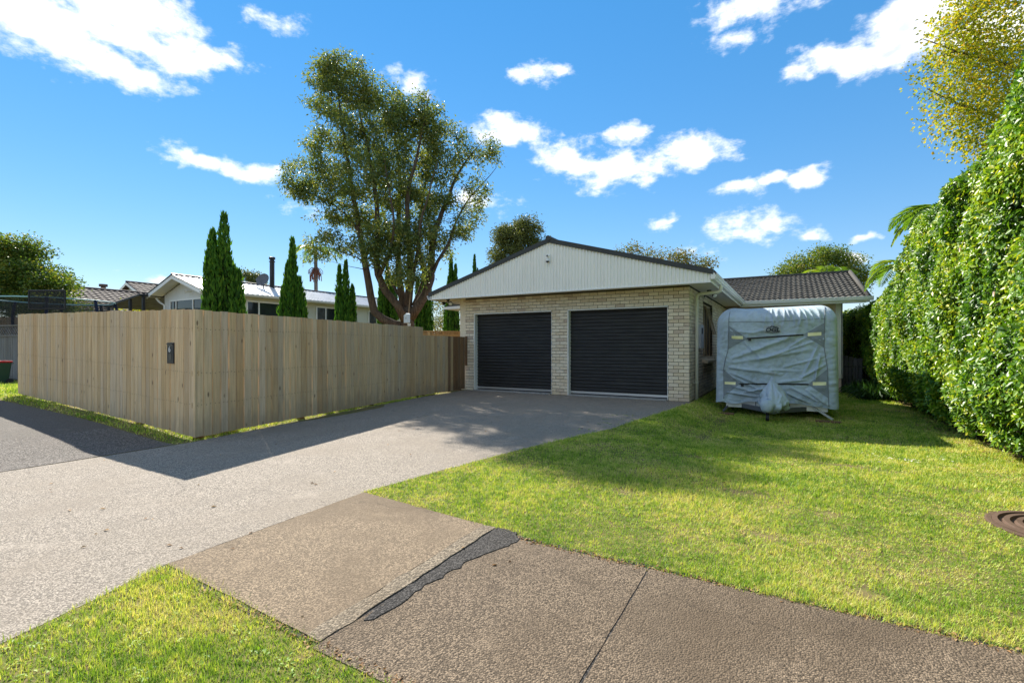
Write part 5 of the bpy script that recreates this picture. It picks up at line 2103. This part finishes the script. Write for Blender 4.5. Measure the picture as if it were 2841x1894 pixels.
b0 = at(578, 797, 45)
make_tree('dark_tree', 'small dark tree top behind the white iron roof', (b0.x, b0.y, 0), [([(b0.x, b0.y, 0), at(578, 640, 45)], .25, .05)],
          [(at(580, 645, 45), (1.0, 1.0, .8), 40), (at(566, 630, 45), (.6, .6, .2), 10)], 20, .2, M['far_leaf'], M['grey_bark'], seed=15, clump=.22, wid=.5, twig_r=.02)


def shrub(name, label, px, py, d, rx, rz, n, mat, seed, leaf=.1):
    c = at(px, py, d)
    g0 = H(c.x, c.y)
    return make_tree(name, label, (c.x, c.y, g0), [([(c.x, c.y, g0 - .1), (c.x, c.y, max(.4, c.z - rz * .3))], .05, .02)], [(c, (rx, rx, rz), n)], 18, leaf, mat, M['grey_bark'], seed=seed, clump=.16, wid=.55, cat='shrub')


shrub('shrub', 'pale leafy shrub behind the trampoline', 150, 712, 24.5, 1.2, .9, 60, M['left_leaf'], 31)
shrub('shrub', 'yellowish shrub under the dark carport roof', 330, 715, 25.5, 1.2, .8, 55, M['yellow_leaf'], 32)
shrub('shrub', 'dark shrub in front of the trampoline net at left', 60, 716, 24.0, 1.1, .9, 55, M['left_leaf'], 33)
shrub('shrub', 'flowering bush glimpsed between the two last cypresses', 1029, 745, 26.0, .8, 1.3, 60, M['sparse_leaf'], 34)
shrub('shrub', 'green bush between the tree trunk and the far cypresses', 1000, 730, 29.0, 1.6, 1.8, 90, M['far_leaf'], 35)


# ---- Italian cypresses
def cypress(label, px, top, d, width_px, seed, nsp=7, lean=.0):
    g = np.random.default_rng(seed)
    b = at(px, 797, d)
    gz = H(b.x, b.y)
    ht = 1.31 + (797 - top) * d / 1109.0 - gz
    Rw = width_px * d / 1109.0 / 2 * 1.12
    t = thing('cypress_tree', (b.x, b.y, gz), label, 'cypress', 'cypress trees behind the fence')
    MB().tube([(b.x, b.y, gz - .1), (b.x, b.y, gz + ht * .6)], [.09, .03], 8).build('trunk', M['bark'], t)
    V, F, Q = [], [], []
    core = MB()
    n0 = 0
    for s in range(nsp):
        if s == 0:
            ox = oy = 0.0
            hs = ht
            rs_ = Rw * .46
        else:
            a = 2 * math.pi * s / (nsp - 1) + g.uniform(-.3, .3)
            rad = Rw * g.uniform(.55, .70)
            ox, oy = rad * math.cos(a), rad * math.sin(a)
            hs = ht * g.uniform(.62, .97)
            rs_ = Rw * g.uniform(.34, .44)
        n = int(1500 * hs / 4.6)
        tt = g.random(n) ** .8
        prof = np.minimum(1, .75 + tt * 2.2) * (1 - tt) ** .5
        ang = g.random(n) * 2 * np.pi
        rr_ = rs_ * prof * (.75 + .35 * g.random(n)) * (1 + .12 * np.sin(ang * 3 + tt * 9))
        cx = b.x + ox * (1 - .12 * tt) + rr_ * np.cos(ang)
        cy = b.y + oy * (1 - .12 * tt) + rr_ * np.sin(ang)
        cz = gz + .05 + tt * (hs - .25)
        c = np.stack([cx, cy, cz], 1)
        out = np.stack([np.cos(ang), np.sin(ang), np.zeros(n)], 1)
        dr = out * g.uniform(.05, .42, (n, 1)) + np.array([[0, 0, 1]]) + g.normal(size=(n, 3)) * .12
        nr = out + g.normal(size=(n, 3)) * .5
        ln = g.uniform(.13, .27, n) * (1 - .3 * tt)
        rnd = np.clip(g.normal(.45, .22, n) + .15 * np.sin(ang * 5 + s), 0, 1)
        v, f, q = leaf_arrays(c, dr, nr, ln, ln * .30, rnd, .25)
        V.append(v)
        F.append(f + n0)
        Q.append(q)
        n0 += len(v)
        zz = [(.0, .58), (.12, .74), (.35, .78), (.6, .62), (.8, .40), (.95, .12), (1.0, .01)]
        core.tube([(b.x + ox * (1 - .12 * k), b.y + oy * (1 - .12 * k), gz + .02 + k * (hs - .3)) for k, _ in zz], [max(.006, rs_ * w * .82) for _, w in zz], 8)
    core.build('dark_core', M['inner'], t, smooth=True)  # added dark core that keeps the spire opaque behind its sprays
    link('foliage', np_mesh('foliage', np.concatenate(V), np.concatenate(F), M['cypress'], np.concatenate(Q)), t)
    return t


cypress('tallest and widest cypress, nearest to the fence corner, in front of the weatherboard gable', 515, 478, 11.5, 92, 41, 8)
cypress('pointed cypress right of the black flue', 672, 537, 14.0, 66, 42, 7)
cypress('twin-topped cypress just left of the big tree', 794, 590, 18.0, 50, 43, 6)
cypress('cypress partly hidden behind the left stems of the big tree', 890, 600, 22.5, 48, 44, 6)
cypress('cypress showing to the right of the big tree trunk', 975, 605, 23.0, 48, 45, 6)
cypress('cypress standing against the left end of the garage', 1036, 578, 23.5, 40, 46, 6)
cypress('slim cypress tip poking above the left slope of the garage roof', 1090, 580, 27.0, 32, 47, 5)


# ---- palms
def palm(name, label, crown, fronds, length, seed, trunk=True, r=.09, leaflet=.45, up=.6, aim=None, fruit=False):
    g = random.Random(seed)
    gz = H(crown.x, crown.y)
    t = thing(name, (crown.x, crown.y, gz), label, 'palm')
    if trunk:
        MB().tube([(crown.x, crown.y, gz - .1), (crown.x + .05, crown.y, gz + (crown.z - gz) * .5), crown], [r * 1.2, r, r * .9], 8).build('trunk', M['grey_bark'], t)
    for k in range(fronds):
        a = aim[k] if aim else 2 * math.pi * k / fronds + g.uniform(-.2, .2)
        L = length * g.uniform(.8, 1.1)
        el = up + g.uniform(-.25, .3)
        d = Vector((math.cos(a) * math.cos(el), math.sin(a) * math.cos(el), math.sin(el)))
        pts = []
        p = Vector(crown)
        for q in range(13):
            pts.append(p.copy())
            d = (d + Vector((0, 0, -.10 - .012 * q))).normalized()
            p = p + d * (L / 12)
        ra = MB()
        ra.tube(pts, [.022 * (1 - .07 * q) for q in range(13)], 5)
        n = 46
        C_, D_, N_, LN = [], [], [], []
        for q in range(n):
            u = .14 + .86 * q / n
            i = min(11, int(u * 12))
            c = pts[i].lerp(pts[i + 1], u * 12 - i)
            tg = (pts[i + 1] - pts[i]).normalized()
            sd_ = tg.cross(Vector((0, 0, 1)))
            sd_.normalize()
            for s in (-1, 1):
                C_.append(c)
                D_.append(tg * (.55 + .3 * u) + sd_ * s + Vector((0, 0, .12 - .25 * g.random())))
                N_.append(Vector((g.uniform(-.3, .3), g.uniform(-.3, .3), 1)))
                LN.append(leaflet * math.sin(math.pi * (.18 + .78 * u)) * g.uniform(.85, 1.1))
        ln = np.array(LN)
        v, f, q_ = leaf_arrays(np.array(C_), np.array(D_), np.array(N_), ln, np.full(len(ln), .034), np.array([g.random() for _ in LN]) * .6 + g.random() * .4, .1)
        fo = link('frond', np_mesh('frond', v, f, M['palm'], q_), t)
        ra.build('frond_stem', M['palm'], fo)
    if fruit:
        mb = MB()
        for k in range(40):
            a = g.uniform(0, 6.28)
            s_ = crown - Vector((0, 0, 1.2))
            q = s_ + Vector((math.cos(a) * g.uniform(.2, .5), math.sin(a) * g.uniform(.2, .5), -g.uniform(.1, .6)))
            mb.tube([s_, s_.lerp(q, .6) + Vector((0, 0, .12)), q, q - Vector((0, 0, g.uniform(.1, .35)))], [.02, .02, .02, .025], 4)
        mb.build('fruit_cluster', painted('palm_fruit', (.17, .07, .05), .8, .2, .1), t)
    return t


palm('palm_tree', 'slender palm with a hanging brown fruit cluster beyond the white roof', at(725, 575, 32), 9, 1.9, 51, True, .12, .5, .5, fruit=True)
palm('palm_tree', 'bright green palm fronds in front of the tree behind the tiled wing', at(1905, 640, 31), 11, 2.3, 52, True, .1, .6, .75)
p1 = at(2172, 478, 11.2)
palm('palm_tree', 'palm whose fronds poke out of the upper hedge edge', p1, 5, 1.35, 53, True, .07, .42, .35, aim=[R(150), R(185), R(170), R(120), R(215)])
p2 = at(2090, 610, 14.4)
palm('palm_tree', 'palm with drooping fronds at the far end of the hedge near the tiled wing', p2, 6, 1.35, 54, True, .07, .42, .45, aim=[R(160), R(190), R(205), R(140), R(225), R(175)])


# ---- camellia hedge along the right boundary
def hedge_h(y):
    pts = [(-9.5, 4.9), (-4, 4.65), (-2.2, 4.15), (1.25, 4.2), (2.1, 4.05), (3.2, 3.55), (4.8, 3.05), (8, 2.9), (14, 2.75)]
    if y <= pts[0][0]:
        return pts[0][1]
    for (a, ha_), (b, hb2) in zip(pts[:-1], pts[1:]):
        if y <= b:
            return ha_ + (hb2 - ha_) * (y - a) / (b - a)
    return pts[-1][1]


def hedge_x(y, z):
    n = .17 * mnoise.noise(Vector((y * .8, z * .8, 1.0))) + .12 * mnoise.noise(Vector((y * 2.2, z * 2.2, 7.0)))
    foot = .34 * (1 - sstep(-.2, .75, z))
    lean = .10 * (z / 3.7)
    return 4.34 + foot + lean - n * 1.25 - .20 * max(0.0, y - 9.5)


def hedge(name, label, y0, y1, n_face, n_top, leaf, seed, pinks=()):
    g = np.random.default_rng(seed)
    t = thing(name, (5.0, (y0 + y1) / 2, -.1), label, 'hedge')
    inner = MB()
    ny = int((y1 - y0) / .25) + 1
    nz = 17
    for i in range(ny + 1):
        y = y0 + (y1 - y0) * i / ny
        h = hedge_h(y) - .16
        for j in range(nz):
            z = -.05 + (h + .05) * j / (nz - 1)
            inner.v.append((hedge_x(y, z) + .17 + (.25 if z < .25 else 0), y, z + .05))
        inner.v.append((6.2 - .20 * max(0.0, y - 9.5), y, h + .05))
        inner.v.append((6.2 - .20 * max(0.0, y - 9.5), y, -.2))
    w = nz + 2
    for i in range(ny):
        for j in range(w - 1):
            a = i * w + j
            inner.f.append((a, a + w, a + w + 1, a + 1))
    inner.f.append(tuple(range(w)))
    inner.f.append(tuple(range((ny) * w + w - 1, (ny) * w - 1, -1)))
    inner.build('dark_core', M['inner'], t, smooth=True)  # dark volume added behind the leaves to block light
    st = MB()
    k = y0 + .3
    gr = random.Random(seed)
    while k < y1:
        x = hedge_x(k, .3) + .30
        st.tube([(x + .1, k, -.25), (x, k + gr.uniform(-.1, .1), .5), (x + .15, k + gr.uniform(-.3, .3), 1.5)], [.03, .025, .015], 6)
        k += gr.uniform(.35, .8)
    st.build('stems', M['grey_bark'], t)
    C_, NN = [], []
    for k in range(n_face):
        y = y0 + (y1 - y0) * g.random()
        h = hedge_h(y) + .10 * mnoise.noise(Vector((y * 1.6, 2, 2)))
        z = .02 + (h - .02) * g.random() ** .93
        x = hedge_x(y, z)
        rnd_edge = max(0, z - (h - .35)) / .35
        x += .30 * rnd_edge ** 2
        x += g.exponential(.055) - .05
        C_.append((x, y, z - .06 if z < .3 else z))
        NN.append((-1.0, 0.0, .35 + 1.2 * rnd_edge))
    for k in range(n_top):
        y = y0 + (y1 - y0) * g.random()
        x = hedge_x(y, hedge_h(y)) + .25 + 1.5 * g.random()
        C_.append((x, y, hedge_h(y) + .10 * mnoise.noise(Vector((y * 1.6, 2, 2))) + .1 * mnoise.noise(Vector((x * 2, y * 2, 3))) + g.normal() * .06))
        NN.append((-.3, 0, 1))
    for k in range(int(n_face * .10)):          # the ends
        z = hedge_h(y1) * g.random()
        C_.append((4.5 + 1.5 * g.random(), y1 + g.normal() * .08, z))
        NN.append((-.3, 1, .3))
    c = np.array(C_)
    nn = np.array(NN)
    hole = np.array([mnoise.noise(Vector((p[1] * 3.1, p[2] * 3.1, 21.0))) + .6 * mnoise.noise(Vector((p[1] * 7.5, p[2] * 7.5, 4.0))) for p in c])
    kp = g.random(len(c)) > np.clip((hole - .12) * 2.4, 0, .93)
    c, nn = c[kp], nn[kp]
    n = len(c)
    nr = unit(unit(nn) + g.normal(size=(n, 3)) * .42)
    d = g.normal(size=(n, 3)) * .75 + np.array([[-.35, 0, .05]])
    d = d - nr * np.sum(d * nr, 1, keepdims=True) * .75
    ln = leaf * g.uniform(.5, 1.4, n)
    pat = np.array([mnoise.noise(Vector((p[1] * 1.3, p[2] * 1.3, 12.0))) for p in c])
    new = g.random(n) < .16
    rnd = np.clip(.36 + .55 * pat + g.normal(size=n) * .20, 0, .8)
    rnd[new] = np.clip(rnd[new] + .38, 0, 1)
    v, f, q = leaf_arrays(c, d, nr, ln, ln * .52, rnd, .14)
    link('leaves', np_mesh('leaves', v, f, M['hedge'], q), t)
    for (y, z) in pinks:
        x = hedge_x(y, z) - .05
        m_ = []
        cc_, dd_, nn_ = [], [], []
        for k in range(12):
            a = k * 2.4
            cc_.append((x - .01, y, z))
            dd_.append((-.3 - .03 * k, math.cos(a), math.sin(a)))
            nn_.append((-1, .2 * math.cos(a), .2 * math.sin(a)))
        v, f, q = leaf_arrays(np.array(cc_), np.array(dd_), np.array(nn_), np.full(12, .042), np.full(12, .038), np.linspace(0, .6, 12), .2)
        link('flower', np_mesh('flower', v, f, M['petal'], q), t)['label'] = 'pale pink camellia flower'
    return t


hedge('camellia_hedge', 'tall glossy camellia hedge filling the right edge of the lawn', -9.3, 4.6, 135000, 13000, .076, 61, [(-3.6, 2.0), (-2.6, 2.9), (-2.45, 2.78), (-5.0, 1.2)])
hedge('camellia_hedge', 'lower far hedge beyond the end of the tall hedge near the house corner', 4.7, 17.0, 34000, 4500, .085, 62)

# ---- strap-leaved clump at the far end of the lawn
g = np.random.default_rng(71)
ag = thing('agapanthus_clump', (3.95, 5.7, -.2), 'dark strap-leaved clump at the foot of the far hedge', 'plant')
C_, D_ = [], []
for k in range(420):
    x, y = 3.75 + .55 * g.random() + .25 * g.random(), 4.7 + 1.9 * g.random()
    C_.append((x, y, -.22))
    D_.append((g.normal() * .5, g.normal() * .5, 1.0))
c = np.array(C_)
d = unit(np.array(D_))
ln = g.uniform(.25, .5, len(c))
mid = c + d * ln[:, None]
d2 = d.copy()
d2[:, 2] -= 1.1
v1, f1, q1 = leaf_arrays(c, d, g.normal(size=c.shape), ln * 1.3, np.full(len(c), .035), g.random(len(c)), .1)
v2, f2, q2 = leaf_arrays(mid, d2, g.normal(size=c.shape) + np.array([[0, 0, 1]]), ln * .9, np.full(len(c), .032), g.random(len(c)), .1)
link('leaves', np_mesh('leaves', np.concatenate([v1, v2]), np.concatenate([f1, f2 + len(v1)]), M['agapanthus'], np.concatenate([q1, q2])), ag)


# ------------------------------------------------------------------ grass
def in_poly(px, py, poly):
    inside = np.zeros(len(px), bool)
    n = len(poly)
    j = n - 1
    for i in range(n):
        xi, yi = poly[i]
        xj, yj = poly[j]
        c = ((yi > py) != (yj > py)) & (px < (xj - xi) * (py - yi) / (yj - yi + 1e-12) + xi)
        inside ^= c
        j = i
    return inside


def fbm2(x, y, s, seed):
    return np.array([mnoise.noise(Vector((a * s, b * s, seed))) for a, b in zip(x, y)])


BARE = []
for px, py, rx, ry in ((1895, 1178, .13, .10), (1600, 1045, .35, .14), (2060, 1075, .3, .10), (1390, 985, .16, .10), (1440, 1130, .2, .12), (405, 1292, .10, .08), (1990, 1360, .12, .1), (2200, 1120, .3, .14), (1750, 1230, .2, .1), (1950, 1060, .4, .16), (1700, 1130, .25, .12)):
    x, y = ground_at(px, py)
    BARE.append((x, y, rx, ry))


def grass(name, label, poly, k, seed, hmin=.014, hmax=.036, dmax=30.0, clear=()):
    g = np.random.default_rng(seed)
    P = np.array(poly)
    lo, hi = P.min(0), P.max(0)
    # sample by distance bands
    XS, YS, DS = [], [], []
    area = (hi - lo).prod()
    N = int(area * 26000 * k)
    done = 0
    while done < N:
        m = min(400000, N - done)
        done += m
        x = g.random(m) * (hi[0] - lo[0]) + lo[0]
        y = g.random(m) * (hi[1] - lo[1]) + lo[1]
        dx, dy = x - CAM[0], y - CAM[1]
        dep = -dx * S30 + dy * C30
        lat = dx * C30 + dy * S30
        dist = np.sqrt(dx * dx + dy * dy)
        keep = g.random(m) < np.clip((2.3 / np.maximum(dist, .1)) ** 1.45, 0, 1)
        keep &= (dep > 1.2) & (np.abs(lat) < dep * 1.22 + .5) & (dist < dmax)
        x, y, dist = x[keep], y[keep], dist[keep]
        ins = in_poly(x, y, poly)
        x, y, dist = x[ins], y[ins], dist[ins]
        XS.append(x)
        YS.append(y)
        DS.append(dist)
    x, y, dist = np.concatenate(XS), np.concatenate(YS), np.concatenate(DS)
    for bx_, by_, rx, ry in BARE:
        e_ = ((x - bx_) / rx) ** 2 + ((y - by_) / ry) ** 2
        kp = g.random(len(x)) > np.exp(-e_ * 1.2) * .93
        x, y, dist = x[kp], y[kp], dist[kp]
    for (bx_, by_, r_) in clear:
        kp = (x - bx_) ** 2 + (y - by_) ** 2 > r_ * r_
        x, y, dist = x[kp], y[kp], dist[kp]
    x = x + g.normal(size=len(x)) * .018
    y = y + g.normal(size=len(x)) * .018
    n = len(x)
    tall = np.clip(.5 + .55 * np.sin(x * 2.1 + np.sin(y * 1.7) * 1.3) * np.cos(y * 2.6 + x) + g.normal(size=n) * .2, 0, 1)
    h = (hmin + (hmax - hmin) * tall) * g.uniform(.6, 1.25, n)
    w = .0040 * np.maximum(1, dist / 2.6) ** .85 * g.uniform(.7, 1.3, n)
    a = g.random(n) * 2 * np.pi
    tilt = g.uniform(.1, 1.15, n)
    d = np.stack([np.cos(a) * np.sin(tilt), np.sin(a) * np.sin(tilt), np.cos(tilt)], 1)
    s = np.stack([-np.sin(a), np.cos(a), np.zeros(n)], 1)
    b = np.stack([x, y, Hn(x, y) - .004], 1)
    L = (h * np.sqrt(np.maximum(1, dist / 5)))[:, None] * 1.25
    p0 = b - s * w[:, None] * .5
    p1 = b + s * w[:, None] * .5
    tip = b + d * L
    tip[:, 2] -= L[:, 0] * .1
    v = np.stack([p0, p1, tip], 1).reshape(-1, 3)
    f = np.arange(n * 3).reshape(-1, 3)
    rnd = np.clip(g.normal(.42, .30, n), 0, 1)
    dry = g.random(n) < .16
    rnd[dry] = 1.0
    o = link(name, np_mesh(name, v, f, M['grass'], np.repeat(rnd, 3)))
    tag(o, label, 'grass', kind='stuff')
    print('grass', name, n)
    return o


LAWN = [(-1.235, -9.08), (-1.11, -8.2), (-.89, -6.75), (-.62, -5.6), (-.40, -4.70), (-.14, -2.4), (.06, -.45), (.10, -.05), (.10, 7.4), (4.2, 7.3), (4.75, 3.0), (4.75, -7.0), (4.75, -9.30), (.62, -9.29), (.45, -9.22), (.30, -9.20), (.08, -9.19), (-.3, -9.15)]
grass('lawn_grass', 'mown sunlit lawn between driveway and hedge', LAWN, 1.0, 81, clear=[(3.83, -7.24, .425)])
grass('verge_grass', 'grass verge in the bottom left corner', [(-1.155, -10.71), (.3, -10.745), (.35, -10.79), (3.2, -10.80), (3.2, -12.6), (-.5, -12.6), (-.875, -11.6), (-1.015, -11.1)], 1.0, 82, hmax=.042)
grass('fence_grass', 'thin grass strip at the foot of the street fence', [(-13.5, -8.76), (-5.12, -8.80), (-5.05, -8.60), (-5.12, -8.30), (-13.5, -7.9)], .28, 83, hmax=.05)
grass('yard_grass', 'sunlit yard grass seen under the driveway fence', [(-5.10, -8.55), (-6.3, -2.3), (-6.6, -1.2), (-8.5, -1.2), (-8.0, -6.0), (-6.8, -8.3)], .6, 84, hmax=.04)
grass('street_grass', 'street grass beyond the left end of the fence', [(-24, -8.75), (-13.1, -8.75), (-13.1, -6.3), (-24, -6.6)], 1.0, 85, hmax=.05)
grass('kerb_grass', 'sliver of grass at the left edge beside the path', [(-9, -10.55), (-5.12, -10.55), (-5.2, -12.2), (-9, -12.2)], .8, 86)


# ------------------------------------------------------------------ fallen leaves, petals
def scatter(name, label, pts, mat, size, seed, lift=.012, rnd=(0, 1)):
    g = np.random.default_rng(seed)
    c = np.array([(x, y, H(x, y) + lift) for x, y in pts])
    n = len(c)
    d = g.normal(size=(n, 3))
    d[:, 2] *= .15
    nr = np.array([[0, 0, 1.0]]) + g.normal(size=(n, 3)) * .25
    ln = size * g.uniform(.6, 1.3, n)
    v, f, q = leaf_arrays(c, d, nr, ln, ln * .55, rnd[0] + (rnd[1] - rnd[0]) * g.random(n), .2)
    o = link(name, np_mesh(name, v, f, mat, q))
    return tag(o, label, 'leaves', kind='stuff')


g = random.Random(91)
pts = []
for px, py in ((2015, 1035), (2032, 1042), (2044, 1040), (2055, 1046), (2070, 1050), (2086, 1046), (2092, 1047), (2108, 1052), (2140, 1036), (2160, 1042), (2180, 1046), (2010, 1058), (1975, 1003), (1992, 1028), (2000, 1048), (2120, 1048), (2030, 1036), (2076, 1044), (2150, 1034)):
    x, y = ground_at(px, py, -.05)
    for q in range(2):
        pts.append((x + g.uniform(-.1, .1), y + g.uniform(-.06, .06)))
scatter('fallen_petals', 'white fallen camellia petals on the lawn by the hedge', pts, M['petal'], .058, 92, .014, (.6, 1))
pts = []
for k in range(900):
    y = g.uniform(-8.5, 3.0)
    pts.append((hedge_x(y, .1) - .05 + g.gauss(.05, .18), y))
scatter('leaf_litter', 'brown leaf litter along the foot of the hedge', pts, M['litter'], .06, 93, .004)
pts = [ground_at(px, py) for px, py in ((712, 1110), (720, 1113), (880, 1140), (893, 1143), (1268, 1150), (1455, 1125), (540, 1262), (340, 1190), (200, 1255), (690, 1420), (1060, 1260), (1900, 1115), (1660, 1110), (228, 1170), (770, 1085), (1130, 1300), (410, 1260), (1175, 1290))]
for k in range(60):
    pts.append((g.uniform(-4.8, -.9), g.uniform(-11, -1)))
for k in range(70):
    pts.append((g.uniform(-1, 4.3), g.uniform(-9, -2)))
scatter('dead_leaves', 'scattered dead leaves on the driveway and lawn', pts, M['litter'], .035, 94, .008)
# clover and flat weeds in the lawn
cw, dw = [], []
for k in range(420):
    x, y = g.uniform(-.9, 4.3), g.uniform(-9.15, -2.5)
    if k > 330:
        x, y = g.uniform(-.9, .9), g.uniform(-11.6, -10.85)
    for q in range(g.randint(4, 9)):
        cw.append((x + g.gauss(0, .02), y + g.gauss(0, .02)))
scatter('lawn_weeds', 'small broad-leaved weeds and clover in the lawn', cw, M['grass'], .022, 96, .008, (.0, .12))
# dry debris in the joint between lawn and footpath
pts = []
for k in range(1500):
    x = g.uniform(.3, 6.0)
    pts.append((x, -9.295 + g.gauss(0, .02)))
for k in range(420):
    x = g.uniform(-1.12, .9)
    pts.append((x, -10.76 + g.gauss(0, .018)))
scatter('edge_debris', 'dry brown clippings along the footpath edges', pts, M['litter'], .022, 95, .002)
pts = [(g.uniform(3.9, 4.4), g.uniform(7.3, 12)) for _ in range(20)]
